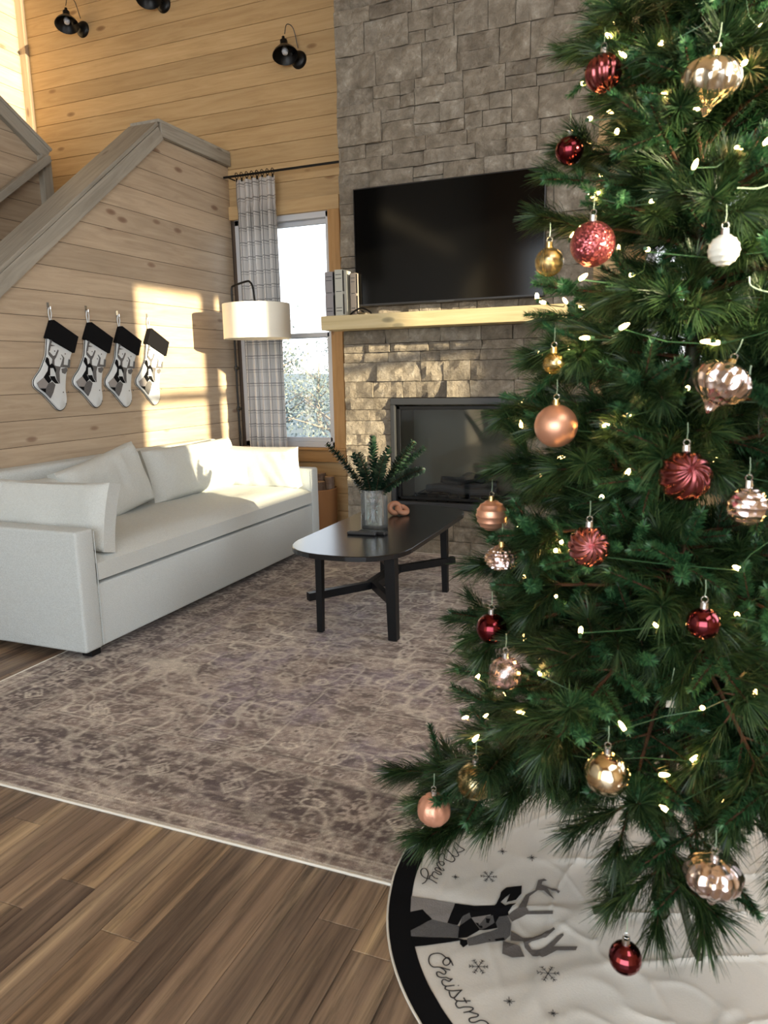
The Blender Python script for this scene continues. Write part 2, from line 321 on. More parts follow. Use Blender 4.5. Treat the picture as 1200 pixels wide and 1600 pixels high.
STOCKING = [
    ('body', [(-0.051, -0.172), (-0.063, -0.224), (-0.075, -0.279), (-0.098, -0.319), (-0.13, -0.367), (-0.179, -0.417), (-0.188, -0.449), (-0.172, -0.473), (-0.117, -0.514), (-0.062, -0.569), (-0.024, -0.605), (0.008, -0.607), (0.038, -0.586), (0.051, -0.545), (0.049, -0.482), (0.065, -0.4), (0.087, -0.339), (0.131, -0.252)]),
    ('cuff', [(-0.015, -0.074), (-0.006, -0.072), (0.176, -0.164), (0.132, -0.263), (-0.067, -0.177)]),
    ('light', [(-0.175, -0.441), (-0.123, -0.41), (-0.095, -0.445), (-0.1, -0.462), (-0.117, -0.474), (-0.162, -0.471)]),
    ('black', [(-0.159, -0.473), (-0.117, -0.474), (-0.122, -0.498)]),
    ('tweed', [(-0.117, -0.474), (-0.095, -0.447), (-0.062, -0.435), (-0.041, -0.454), (-0.063, -0.5), (-0.088, -0.533), (-0.122, -0.498)]),
    ('black', [(-0.085, -0.291), (-0.073, -0.301), (-0.07, -0.339), (-0.051, -0.327), (-0.032, -0.347), (-0.025, -0.367), (-0.032, -0.383), (-0.044, -0.355), (-0.07, -0.355), (-0.076, -0.399), (-0.086, -0.399), (-0.069, -0.429), (-0.092, -0.445), (-0.123, -0.41), (-0.087, -0.371), (-0.079, -0.347), (-0.098, -0.315)]),
    ('black', [(-0.076, -0.403), (-0.04, -0.403), (-0.032, -0.424), (-0.014, -0.448), (-0.04, -0.446), (-0.069, -0.423)]),
    ('tweed', [(-0.051, -0.331), (-0.021, -0.343), (0.015, -0.347), (0.0, -0.379), (-0.006, -0.448), (-0.027, -0.424), (-0.032, -0.383), (-0.025, -0.367)]),
    ('tweed', [(0.019, -0.359), (0.057, -0.353), (0.066, -0.367), (0.044, -0.39), (0.021, -0.384)]),
    ('brown', [(-0.054, -0.335), (-0.045, -0.303), (-0.067, -0.275), (-0.067, -0.256), (-0.035, -0.285), (-0.018, -0.279), (0.007, -0.246), (0.009, -0.254), (-0.015, -0.291), (-0.03, -0.307), (-0.034, -0.339)]),
    ('brown', [(0.01, -0.347), (0.03, -0.314), (0.041, -0.294), (0.03, -0.274), (0.049, -0.294), (0.038, -0.335), (0.076, -0.339), (0.086, -0.302), (0.096, -0.306), (0.085, -0.351), (0.02, -0.351)]),
    ('brown', [(-0.067, -0.256), (-0.055, -0.22), (-0.04, -0.188), (-0.03, -0.189), (-0.044, -0.217), (-0.011, -0.223), (-0.048, -0.227), (-0.059, -0.255)]),
]
# ------------------------------------------------------------------ room shell
XL, YB, XR, YR, ZC, XS = -3.56, 5.5, 3.0, -4.2, 6.3, -5.63   # left partition, back wall, right wall, rear wall, ceiling, stairwell wall
def clip(poly, region):
    out = poly
    for i in range(len(region)):
        a, b = region[i], region[(i+1) % len(region)]; inp = out; out = []
        side = lambda p: (b[0]-a[0])*(p[1]-a[1])-(b[1]-a[1])*(p[0]-a[0])
        for j in range(len(inp)):
            p, q = inp[j], inp[(j+1) % len(inp)]; sp, sq = side(p), side(q)
            if sp >= 0: out.append(p)
            if (sp >= 0) != (sq >= 0):
                t = sp/(sp-sq); out.append((p[0]+(q[0]-p[0])*t, p[1]+(q[1]-p[1])*t))
        if not out: return []
    return out
def plank(poly, plane, thick, parent, mat, turned, front=1, name='plank'):
    """a board with eased front edges; poly in (along, z); plane = world x or y of its back; front = +-1 side it shows"""
    if len(poly) < 3: return
    a = np.array(poly); c = (a.min(0)+a.max(0))/2
    if (a.max(0)-a.min(0)).min() < .012: return
    P = [tuple(p) for p in (a-c)]; n = len(P); e = .0028
    w2 = np.ptp(a[:, 0])/2; h2 = max(np.ptp(a[:, 1])/2, .02)
    Q = [(p[0]*(1-.003/max(w2, .05)), p[1]*(1-e/h2)) for p in P]
    s = front if not turned else -front
    V = [(p[0], 0, p[1]) for p in P]+[(p[0], s*(thick-e*.8), p[1]) for p in P]+[(p[0], s*thick, p[1]) for p in Q]
    F = [tuple(range(2*n, 3*n))]+[(i+k*n, (i+1) % n+k*n, (i+1) % n+(k+1)*n, i+(k+1)*n) for i in range(n) for k in (0, 1)]
    b = B().add(V, F)
    loc = (plane, c[0], c[1]) if turned else (c[0], plane, c[1])
    return b.obj(name, mat, parent, loc, (0, 0, R(90)) if turned else (0, 0, 0))

# floor with boards running away from the camera
fl = struct(B().box(XS-.2, XR+.2, YR-.2, YB+.2, -.12, -.006), 'floor', M['floor'])
r2 = random.Random(3); pw = .118
k = 0
for i in range(-26, 15):
    x0 = -.883+i*pw; y = -1.3+r2.random()*1.1
    while y < 5.4:
        L = r2.choice([.9, 1.2, 1.2, 1.2]); y1 = min(y+L, 5.45)
        vis = (y < 1.62 and x0 < 1.1 and y1 > .35) or (x0 < -2.6 and y < 2.8 and y1 > 1.3)
        if vis and k < 290:
            g = .0006
            b = B().add([(-(y1-y)/2+g, -pw/2+g, -.006), ((y1-y)/2-g, -pw/2+g, -.006), ((y1-y)/2-g, pw/2-g, -.006), (-(y1-y)/2+g, pw/2-g, -.006),
                         (-(y1-y)/2+g, -pw/2+g, -.0012), ((y1-y)/2-g, -pw/2+g, -.0012), ((y1-y)/2-g, pw/2-g, -.0012), (-(y1-y)/2+g, pw/2-g, -.0012),
                         (-(y1-y)/2+g+.0012, -pw/2+g+.0012, 0), ((y1-y)/2-g-.0012, -pw/2+g+.0012, 0), ((y1-y)/2-g-.0012, pw/2-g-.0012, 0), (-(y1-y)/2+g+.0012, pw/2-g-.0012, 0)],
                        [(8, 9, 10, 11)]+[(a+o, (a+1) % 4+o, (a+1) % 4+4+o, a+4+o) for a in range(4) for o in (0, 4)])
            b.obj('plank', M['floor'], fl, (x0+pw/2, (y+y1)/2, 0), (0, 0, R(90))); k += 1
        elif not vis or k >= 290:
            pass
        y = y1
struct(B().box(XS-.2, XR+.2, YR-.2, YB+.2, ZC, ZC+.12), 'ceiling', M['pine'])

# back wall: slab with two window openings, boards in front
WIN = [(-3.53, -2.655, .70, 2.56), (-.30, .52, .70, 2.56)]
bw = B(); T0, T1 = YB+.02, YB+.17
xs = [XS-.15, WIN[0][0], WIN[0][1], WIN[1][0], WIN[1][1], XR+.15]
for a, b_ in ((0, 1), (2, 3), (4, 5)): bw.box(xs[a], xs[b_], T0, T1, -.1, ZC+.1)
for wx0, wx1, wz0, wz1 in WIN: bw.box(wx0, wx1, T0, T1, -.1, wz0); bw.box(wx0, wx1, T0, T1, wz1, ZC+.1)
wall_b = struct(bw, 'wall_back', M['mortar'])
z = 2.955-.1467*20
CH0, CH1 = -2.31, -.63
while z < ZC:
    z1 = z+.1467; za, zb = max(z, 0), min(z1, ZC)
    if zb-za > .02:
        for s0, s1 in ((XS, CH0+.01), (CH1-.01, XR)):
            rects = [(s0, s1, za, zb)]
            for wx0, wx1, wz0, wz1 in WIN:
                ox0, ox1, oz0, oz1 = wx0-.085, wx1+.085, wz0-.11, wz1+.095; nr = []
                for c0, c1, d0, d1 in rects:
                    if c1 <= ox0 or c0 >= ox1 or d1 <= oz0 or d0 >= oz1: nr.append((c0, c1, d0, d1)); continue
                    if c0 < ox0: nr.append((c0, ox0, d0, d1))
                    if c1 > ox1: nr.append((ox1, c1, d0, d1))
                    m0, m1 = max(c0, ox0), min(c1, ox1)
                    if d0 < oz0: nr.append((m0, m1, d0, oz0))
                    if d1 > oz1: nr.append((m0, m1, oz1, d1))
                rects = nr
            for c0, c1, d0, d1 in rects: plank([(c0, d0+.0012), (c1, d0+.0012), (c1, d1-.0012), (c0, d1-.0012)], YB+.02, .02, wall_b, M['pine'], False, -1)
    z = z1
for wi, (wx0, wx1, wz0, wz1) in enumerate(WIN):
    wn_ = thing('window_%d' % (wi+1), 'x', 'x'); del wn_['label']; del wn_['category']; wn_['kind'] = 'structure'
    cz = .095
    def piece(nm, x0, x1, y0, y1, z0, z1, mt, par=wn_, turn=False, ch=.003):
        b = B().box(x0, x1, y0, y1, z0, z1, 0, ch)
        if turn:   # upright wood: build lying and stand it up so the grain follows
            b.v = [(q[2], q[1], -q[0]) for q in b.v]; c = centred(b); return b.obj(nm, mt, par, (-c[2], c[1], c[0]), (0, R(-90), 0))
        c = centred(b); return b.obj(nm, mt, par, c)
    piece('casing', wx1-.005, wx1+cz, YB-.028, YB+.02, wz0-.02, wz1+.0, M['trimwood'], turn=True)
    if wx0-cz > XL: piece('casing', wx0-cz, wx0+.005, YB-.028, YB+.02, wz0-.02, wz1+.0, M['trimwood'], turn=True)
    piece('casing', max(wx0-cz, XL), wx1+cz, YB-.028, YB+.02, wz1+.0, wz1+.105, M['pine'])
    piece('casing', max(wx0-cz, XL), wx1+cz, YB-.028, YB+.02, wz0-.12, wz0-.02, M['trimwood'])
    piece('sill', max(wx0-cz-.01, XL), wx1+cz+.01, YB-.05, YB+.05, wz0-.02, wz0, M['trimwood'])
    fr = B()
    for (a, b_, c_, d_) in ((wx0, wx1, wz1-.045, wz1+.02), (wx0, wx1, wz0, wz0+.045), (wx0, wx0+.04, wz0, wz1), (wx1-.04, wx1, wz0, wz1)):
        fr.box(a, b_, YB+.005, YB+.10, c_, d_, 0, .003)
    fo = fr.obj('window_frame', M['whitevinyl'], wn_)
    zm = 1.615
    sa = B()
    for z0, z1, yy in ((zm-.02, wz1-.045, .075), (wz0+.045, zm+.02, .045)):
        for (a, b_, c_, d_) in ((wx0+.04, wx1-.04, z1-.035, z1), (wx0+.04, wx1-.04, z0, z0+.035), (wx0+.04, wx0+.07, z0, z1), (wx1-.07, wx1-.04, z0, z1)):
            sa.box(a, b_, YB+yy-.012, YB+yy+.018, c_, d_, 0, .002)
    so = sa.obj('sash', M['whitevinyl'], wn_)
    for z0, z1, yy in ((zm, wz1-.07, .075), (wz0+.07, zm, .045)):
        B().box(wx0+.06, wx1-.06, YB+yy, YB+yy+.004, z0, z1).obj('pane', M['pane'], wn_)

# left partition beside the stairs, capped by a raking rail
reg = [(1.2, 0), (5.5, 0), (5.5, 2.975), (4.662, 2.975), (1.2, .243)]
wl = B().prism([(1.2, 0), (YB+.02, 0), (YB+.02, 2.99), (4.655, 2.99), (1.2, .256)], XL-.13, XL-.002, 'x')
wall_l = struct(wl, 'wall_left', M['mortar'])
z = .02
while z < 3:
    plank(clip([(1.2, z+.0012), (5.5, z+.0012), (5.5, z+.1488), (1.2, z+.1488)], reg), XL-.018, .018, wall_l, M['washed'], True, 1)
    z += .15
def bar(nm, p, q, wdt, hgt, mt, par, roll_axis=(1, 0, 0)):
    """a timber from p to q, grain along it; width runs along world x"""
    p = Vector(p); q = Vector(q); d = (q-p); L = d.length; b = B().box(-L/2, L/2, -wdt/2, wdt/2, -hgt/2, hgt/2, 0, .004)
    X = d.normalized(); Y = Vector(roll_axis); Y = (Y-X*Y.dot(X)).normalized(); Z = X.cross(Y)
    o = b.obj(nm, mt, par); mm = Matrix((X, Y, Z)).transposed().to_4x4(); mm.translation = (p+q)/2; o.matrix_basis = Matrix.Translation(par.location).inverted() @ mm
    return o
sr = thing('stair_rail', 'grey stained timber rail raking up the stair partition then running level to the back wall', 'railing', (XL, 4.65, 0))
def rel(o): return o
sl = .79; sn = math.hypot(1, sl)
def off(y, z, d): return (y-sl/sn*d, z+1/sn*d)   # offset square to the slope
a0 = off(1.2, .243+.0, .045); a1 = off(4.64, 2.96, .045)
for nm, p, q, wd, hg, rx in (('fascia', (XL+.018, a0[0], a0[1]), (XL+.018, a1[0]+.005, a1[1]), .036, .09, 0), ('fascia', (XL+.018, 4.62, 3.02), (XL+.018, 5.49, 3.02), .036, .09, 0),
                            ('cap_board', (XL-.09, off(1.2, .243, .102)[0], off(1.2, .243, .102)[1]), (XL-.09, off(4.655, 2.972, .102)[0], off(4.655, 2.972, .102)[1]), .25, .024, 0), ('cap_board', (XL-.09, 4.60, 3.076), (XL-.09, 5.49, 3.076), .25, .022, 0)):
    rel(bar(nm, p, q, wd, hg, M['greycap'], sr))
# spine partition of the upper flight
X2 = -4.5
def zc(y): return 2.974+(4.51-y)*.56
ws = B().prism([(2.6, 0), (4.46, 0), (4.46, zc(4.46)-.05), (2.6, zc(2.6)-.05)], X2-.12, X2-.002, 'x')
wall_s = struct(ws, 'wall_stair', M['mortar'])
z = 1.67
while z < 4.2:
    plank(clip([(2.6, z+.0012), (4.44, z+.0012), (4.44, z+.1488), (2.6, z+.1488)], [(2.6, 0), (4.44, 0), (4.44, zc(4.44)-.09), (2.6, zc(2.6)-.09)]), X2-.018, .018, wall_s, M['washed'], True, 1)
    z += .15
sr2 = thing('stair_rail', 'grey timber cap and newel post of the upper stair flight at the left edge', 'railing', (X2, 4.46, 0))
bpy.context.view_layer.update()
def rel2(o): return o
rel2(bar('fascia', (X2+.02, 2.6, zc(2.6)-.05), (X2+.02, 4.50, zc(4.50)-.05), .04, .09, M['greycap'], sr2))
rel2(bar('cap_board', (X2-.07, 2.6, zc(2.6)+.01), (X2-.07, 4.53, zc(4.53)+.01), .24, .024, M['greycap'], sr2))
rel2(bar('newel_post', (X2-.03, 4.47, 1.2), (X2-.03, 4.47, 2.93), .16, .085, M['greycap'], sr2))
hr = thing('handrail', 'slim wooden handrail fixed to the stair spine wall at the far left', 'handrail', (X2+.07, 4.46, 2.9))
bpy.context.view_layer.update()
o = bar('rail', (X2+.07, 2.9, 2.593-.76*1.166), (X2+.07, 4.464, 2.9), .045, .05, M['greycap'], hr)
o = B().tube([(0, -.12, -.11), (-.05, -.12, -.13), (-.088, -.12, -.13)], .008).obj('bracket', M['blackmetal'], hr)
# stairwell outer wall, boarded
w3 = struct(B().box(XS-.15, XS-.02, -.5, YB+.02, -.1, ZC), 'wall_left_outer', M['mortar'])
z = 2.955-.1467*6
while z < ZC:
    plank([(3.2, z+.0012), (YB, z+.0012), (YB, min(z+.1455, ZC)), (3.2, min(z+.1455, ZC))], XS-.02, .02, w3, M['washed'], True, 1); z += .1467
B().box(XS, XL-.14, 4.5, YB+.01, 1.35, 1.5).obj('floor_landing', M['greycap'], kind='structure')
tr = B().box(-.04, .04, -.04, .0, -1.6, 1.6, 0, .004); tr.v = [(q[2], q[1], q[0]) for q in tr.v]
tr.obj('trim_1', M['washed'], None, (XS+.03, YB, 4.65), (0, R(-90), 0), kind='structure')
# enclosing walls out of the frame; openings let in the low sun
kl = struct(B().box(XL-.15, XL, YR, 1.2, 0, ZC).box(XS, XL, .9, 1.2, 2.4, ZC), 'wall_kitchen', M['greycap'])
rw = B(); X0, X1 = XR, XR+.15
open_r = [(-4.1, .0, 4.05, 4.22), (.20, 1.02, 1.75, 2.95), (2.45, 3.23, 1.26, 2.05), (2.45, 3.23, 2.11, 2.85), (3.40, 3.77, 1.26, 2.05), (3.40, 3.77, 2.11, 2.85), (1.9, 3.15, 4.6, 5.9)]  # unseen; the long slot and tree opening are added to place sunlight
ys = sorted({YR-.15, YB+.15}|{v for o_ in open_r for v in o_[:2]})
for ya, yb in zip(ys[:-1], ys[1:]):
    ym = (ya+yb)/2; zz = 0.0
    for o_ in sorted([q for q in open_r if q[0] < ym < q[1]], key=lambda q: q[2]):
        rw.box(X0, X1, ya, yb, zz, o_[2]); zz = o_[3]
    rw.box(X0, X1, ya, yb, zz, ZC)
struct(rw, 'wall_right', M['pine'])
for i_, o_ in enumerate(open_r):
    B().box(X0+.06, X0+.065, o_[0], o_[1], o_[2], o_[3]).obj('window_%d' % (i_+3), M['pane'], kind='structure')
struct(B().box(XL-.15, -2.9, YR-.15, YR, 0, ZC).box(2.4, XR, YR-.15, YR, 0, ZC).box(-2.9, 2.4, YR-.15, YR, 3.5, ZC).box(-2.9, 2.4, YR-.15, YR, 0, .1), 'wall_rear', M['pine'])

# ------------------------------------------------------------------ stone chimney
YF = 4.95
FB = (-1.955, -.985, .33, 1.125)
core = B()
for x0, x1, z0, z1 in ((CH0+.02, FB[0], 0, ZC), (FB[1], CH1-.02, 0, ZC), (FB[0], FB[1], 0, FB[2]), (FB[0], FB[1], FB[3], ZC)): core.box(x0, x1, YF+.03, YB+.02, z0, z1)
core.box(FB[0], FB[1], YF+.45, YF+.5, FB[2], FB[3])
chim = core.obj('chimney', M['mortar']); chim['label'] = 'tall chimney breast clad in rough grey-tan stone blocks'; chim['category'] = 'chimney'
r3 = random.Random(11)
def stone(x0, x1, z0, z1, into=None, left=False, right=False):
    g = .0018; w_, h_ = x1-x0-2*g, z1-z0-2*g
    if w_ < .02 or h_ < .02: return
    nx, nz = max(3, min(7, int(w_/.045)+1)), max(3, min(6, int(h_/.04)+1))
    out = r3.uniform(0, .013); sd = r3.random()*100
    tx, tz = r3.uniform(-.008, .008), r3.uniform(-.006, .006)
    V = []; F = []
    for j in range(nz+1):
        for i in range(nx+1):
            u, v = i/nx, j/nz; x = -w_/2+w_*u; z_ = -h_/2+h_*v
            edge = i in (0, nx) or j in (0, nz)
            n_ = mnoise.fractal(Vector((x*9+sd, z_*11, sd)), 1.0, 2.0, 3)
            jx = mnoise.noise(Vector((x*20, z_*20, sd)))*.0035; jz = mnoise.noise(Vector((z_*20, x*20, sd+9)))*.003
            y = -(out+n_*.016+tx*(u-.5)*2+tz*(v-.5)*2) + (.0045 if edge else 0)
            V.append((x+(jx if not (i in (0, nx)) else jx*.6), y, z_+jz))
    idx = lambda i, j: j*(nx+1)+i
    for j in range(nz):
        for i in range(nx): F.append((idx(i, j), idx(i+1, j), idx(i+1, j+1), idx(i, j+1)))
    ring = [idx(i, 0) for i in range(nx+1)]+[idx(nx, j) for j in range(1, nz+1)]+[idx(i, nz) for i in range(nx-1, -1, -1)]+[idx(0, j) for j in range(nz-1, 0, -1)]
    n0 = len(V)
    for q in ring: V.append((V[q][0], .045, V[q][2]))
    for a in range(len(ring)):
        b_ = (a+1) % len(ring); F.append((ring[b_], ring[a], n0+a, n0+b_))
    c = ((x0+x1)/2, YF+.003, (z0+z1)/2)
    if into is None: B().add(V, F).obj('stone', M['stone'], chim, c, fix=False)
    else: into.add([(p[0]+c[0], p[1]+c[1], p[2]+c[2]) for p in V], F)
def row(xa, xb, z0, z1, wmin, wmax, cells):
    x = xa
    while x < xb-1e-6:
        w_ = r3.uniform(wmin, wmax)
        if xb-(x+w_) < wmin*.8: w_ = xb-x
        cells.append((x, x+w_, z0, z1)); x += w_
cells = []
zs = [0, .10, .22, .33, .47, .545, .70, .86, .96, 1.04, 1.125, 1.24, 1.375, 1.445, 1.505, 1.60]
while zs[-1] < ZC-.2: zs.append(zs[-1]+r3.choice([.075, .09, .14, .16, .19, .21]))
zs.append(ZC)
for z0, z1 in zip(zs[:-1], zs[1:]):
    spans = [(CH0, FB[0]), (FB[1], CH1)] if z0 >= FB[2]-1e-6 and z1 <= FB[3]+1e-6 else [(CH0, CH1)]
    for xa, xb in spans:
        big = []; row(xa, xb, z0, z1, .16 if z1-z0 > .11 else .15, .33 if z1-z0 > .11 else .36, big)
        for c in big:
            if z1-z0 > .15 and r3.random() < .42:
                zmid = z0+(z1-z0)*r3.choice([.38, .5, .62])
                for q0, q1 in ((z0, zmid), (zmid, z1)):
                    if c[1]-c[0] > .25 and r3.random() < .6: xm = c[0]+(c[1]-c[0])*r3.uniform(.35, .65); cells += [(c[0], xm, q0, q1), (xm, c[1], q0, q1)]
                    else: cells.append((c[0], c[1], q0, q1))
            else: cells.append(c)
far = B(); cnt = 0
for c in sorted(cells, key=lambda c: c[2]):
    if c[2] < 3.9 and cnt < 298: stone(*c); cnt += 1
    else: stone(*c, into=far)
print('stones', cnt)
far.obj('upper_stones', M['stone'], chim, fix=False, kind='stuff')
for side, xx in ((1, CH1-.02), (-1, CH0+.02)):
    sb = B(); zz = 0
    while zz < ZC:
        hh = min(r3.uniform(.1, .22), ZC-zz+.01); yy = YF+.01
        while yy < YB:
            ww = min(r3.uniform(.18, .36), YB-yy+.001); o_ = r3.uniform(.012, .022)
            if ww > .02: sb.box(min(xx, xx+side*o_), max(xx, xx+side*o_), yy+.003, yy+ww-.003, zz+.003, zz+hh-.003, 0, .003)
            yy += ww
        zz += hh
    sb.obj('side_stones', M['stone'], chim, kind='stuff')
# fireplace insert
fp = thing('fireplace', 'black framed glass fronted fireplace set in the stone chimney', 'fireplace', (-1.47, YF, FB[2]))
def F_(b, nm, mt, par=None, **k):
    b.v = [(p[0]+1.47, p[1]-YF, p[2]-FB[2]) for p in b.v]; return b.obj(nm, mt, par or fp, **k)
x0, x1, z0, z1 = FB; e = .0028
b = B()
for a in ((x0+e, x1-e, z1-.05, z1-e), (x0+e, x1-e, z0+e, z0+.05), (x0+e, x0+.035, z0, z1-.05), (x1-.035, x1-e, z0, z1-.05)): b.box(a[0], a[1], YF-.012, YF+.05, a[2], a[3], 0, .004)
F_(b, 'outer_frame', M['darkgrey'])
b = B()
for a in ((x0+.04, x1-.04, z1-.085, z1-.06), (x0+.04, x1-.04, z0+.06, z0+.08), (x0+.04, x0+.065, z0+.06, z1-.06), (x1-.065, x1-.04, z0+.06, z1-.06)): b.box(a[0], a[1], YF+.02, YF+.045, a[2], a[3], 0, .003)
F_(b, 'door_frame', M['blackmetal'])
F_(B().box(x0+.065, x1-.065, YF+.034, YF+.039, z0+.08, z1-.085), 'glass_door', M['fireglass'])
b = B().box(x0+.005, x0+.03, YF+.05, YF+.44, z0, z1).box(x1-.03, x1-.005, YF+.05, YF+.44, z0, z1).box(x0, x1, YF+.41, YF+.44, z0, z1)
F_(b, 'refractory_lining', M['refractory'])
F_(B().box(x0, x1, YF+.05, YF+.44, z0, z0+.03), 'firebox_floor', M['blackmetal']); F_(B().box(x0, x1, YF+.05, YF+.44, z1-.03, z1), 'firebox_top', M['blackmetal'])
M['log'] = wood('gas_log', (.05, .045, .04), (.10, .09, .08), (.19, .175, .155), knots=False)
for i, (ax, ay, bx_, by_, zz, rr_) in enumerate(((-1.75, .20, -1.2, .14, .12, .035), (-1.65, .28, -1.25, .33, .13, .04), (-1.62, .14, -1.35, .30, .19, .03), (-1.3, .2, -1.5, .34, .20, .028))):
    pts = [(-1.47+(ax+1.47)+(bx_-ax)*t, YF+ay+(by_-ay)*t, z0+zz+.012*math.sin(t*7+i)) for t in (0, .2, .4, .6, .8, 1)]
    F_(B().tube(pts, [rr_*q for q in (.8, 1, 1.05, .95, 1, .85)], 9), 'gas_log', M['log'], smooth=True)
b = B()
for k in range(9): b.tube([(-1.8+k*.08, YF+.1, z0+.03), (-1.8+k*.08, YF+.1, z0+.09), (-1.8+k*.08, YF+.36, z0+.09)], .006, 6)
b.tube([(-1.82, YF+.12, z0+.09), (-1.14, YF+.12, z0+.09)], .008, 6)
F_(b, 'grate', M['blackmetal'])
# mantel
b = B().box(-.92, .92, -.11, .11, -.0475, .0475, 0, .005)
mt = b.obj('mantel_beam', M['mantel'], None, (-1.455, 4.84, 1.6475)); mt['label'] = 'pale timber mantel beam under the television'; mt['category'] = 'mantel'

# television
tv = thing('television', 'large black flat television mounted on the stone chimney above the mantel', 'television', (-1.52, 4.90, 2.15))
B().box(-.655, .655, -.018, .02, -.392, .385, 0, .006).obj('casing', M['blackplastic'], tv, rot=(R(0), 0, 0))
B().box(-.646, .646, -.0205, -.0185, -.376, .376).obj('screen', M['screen'], tv, rot=(R(0), 0, 0))
B().box(-.06, .06, -.021, -.017, -.391, -.381).obj('logo_bar', M['darkgrey'], tv, rot=(R(0), 0, 0))
B().box(-.3, .3, .02, .045, -.2, .2, 0, .004).obj('wall_bracket', M['blackmetal'], tv)
# ------------------------------------------------------------------ rug
def vnoise(X, Y, sc_, seed=0, octv=4, gain=.5):
    rs = np.random.RandomState(seed); G = rs.rand(257, 257); out = 0; amp = 1; tot = 0; s_ = sc_
    for o in range(octv):
        x = X*s_+13.7*o; y = Y*s_+7.3*o; xi = np.floor(x).astype(int); yi = np.floor(y).astype(int); fx = x-xi; fy = y-yi
        fx = fx*fx*(3-2*fx); fy = fy*fy*(3-2*fy); g = lambda a, b: G[a % 256, b % 256]
        out = out+amp*((g(xi, yi)*(1-fx)+g(xi+1, yi)*fx)*(1-fy)+(g(xi, yi+1)*(1-fx)+g(xi+1, yi+1)*fx)*fy); tot += amp; amp *= gain; s_ *= 2.03
    return out/tot
def build_rug():
    X0, X1, Y0, Y1 = -2.715, -.20, 1.56, 4.925; W, H = X1-X0, Y1-Y0; d = .0068
    nx, ny = int(W/d), int(H/d)
    u, v = np.meshgrid(np.linspace(0, W, nx+1), np.linspace(0, H, ny+1))
    n = vnoise(u, v, 5, 1); n2 = vnoise(u, v, 16, 2); n3 = vnoise(u, v, 60, 3, 3)
    e = np.minimum(np.minimum(u, W-u), np.minimum(v, H-v))
    along = np.where(np.minimum(u, W-u) < np.minimum(v, H-v), v, u)
    L = lambda r_, g, b: np.array(lin((r_, g, b)))
    dark, brown, mid, mauve, light, cream = L(80, 69, 67), L(112, 98, 91), L(142, 129, 121), L(128, 117, 122), L(172, 161, 152), L(208, 200, 186)
    def blend(c, col, m_): return c*(1-m_[..., None])+col*m_[..., None]
    c = np.zeros(u.shape+(3,))+mid
    c = blend(c, mauve, np.clip((n-.45)*5, 0, 1)); c = blend(c, brown, np.clip((vnoise(u, v, 3.2, 5)-.5)*6, 0, 1)*.8)
    # field ornament: curling vines, small blossoms, lozenges
    wu = u+.10*(vnoise(u, v, 4, 8, 2)-.5); wv = v+.10*(vnoise(u, v, 4, 9, 2)-.5)
    vine = np.zeros_like(u)
    for s_, sd in ((4, 21), (7, 22), (12, 23)):
        q = vnoise(wu, wv, s_, sd, 1); vine = np.maximum(vine, np.clip(1.3-np.abs(q-.5)/(.0034*s_), 0, 1))
    rs = np.random.RandomState(4)
    flo = np.zeros_like(u); core_ = np.zeros_like(u); loz = np.zeros_like(u)
    def stamp(cx, cy, r_, k, ph, kind):
        i0, i1 = max(0, int((cx-r_)/W*nx)-1), min(nx+1, int((cx+r_)/W*nx)+2); j0, j1 = max(0, int((cy-r_)/H*ny)-1), min(ny+1, int((cy+r_)/H*ny)+2)
        if i1 <= i0 or j1 <= j0: return
        a = u[j0:j1, i0:i1]-cx; b_ = v[j0:j1, i0:i1]-cy; rr = np.hypot(a, b_)/r_; th = np.arctan2(b_, a)
        if kind == 0:
            pet = (rr < .62+.34*np.cos(k*th+ph)) & (rr > .30); flo[j0:j1, i0:i1] = np.maximum(flo[j0:j1, i0:i1], pet*.95); core_[j0:j1, i0:i1] = np.maximum(core_[j0:j1, i0:i1], (rr < .22)*1.)
        elif kind == 1:
            q = (np.abs(a)+np.abs(b_))/r_; loz[j0:j1, i0:i1] = np.maximum(loz[j0:j1, i0:i1], ((np.abs(q-.85) < .10) | (np.abs(q-.45) < .09))*1.)
        else:
            q = np.abs(np.hypot(a, b_*1.8)/r_-.75); loz[j0:j1, i0:i1] = np.maximum(loz[j0:j1, i0:i1], (q < .1)*.9)
    for gy in np.arange(.55, H-.5, .13):
        for gx in np.arange(.55, W-.5, .13):
            stamp(gx+rs.uniform(-.05, .05), gy+rs.uniform(-.05, .05), rs.uniform(.026, .05), rs.choice([5, 6, 8]), rs.rand()*6, rs.choice([0, 0, 1, 2]))
    # border ornament repeated along the four sides
    for side in range(4):
        Ls = W if side < 2 else H; t = .12
        while t < Ls-.1:
            for dd, r_, k, kd in ((.25, rs.uniform(.050, .072), 8, 0), (.25+rs.choice([-.06, .06]), .032, 5, 0)):
                tt = t+(0 if r_ > .04 else .11)
                p = {0: (tt, dd), 1: (tt, H-dd), 2: (dd, tt), 3: (W-dd, tt)}[side]; stamp(*p, r_, k, rs.rand()*6, kd)
            p = {0: (t+.15, .25), 1: (t+.15, H-.25), 2: (.25, t+.15), 3: (W-.25, t+.15)}[side]; stamp(*p, .05, 4, 0, 1 if rs.rand() < .6 else 2)
            t += .29
        t = .05
        while t < Ls-.05:
            for dd in (.095, .425):
                p = {0: (t, dd), 1: (t, H-dd), 2: (dd, t), 3: (W-dd, t)}[side]; stamp(*p, .020, 5, rs.rand()*6, 0)
            t += .06
    inb = ((e > .135) & (e < .375)).astype(float)
    c = blend(c, dark, inb*np.clip(.45+.6*vnoise(u, v, 7, 31, 3), 0, 1)); c = blend(c, brown, ((e > .06) & (e < .125) | (e > .39) & (e < .46))*.55)
    c = blend(c, dark, inb*.25)
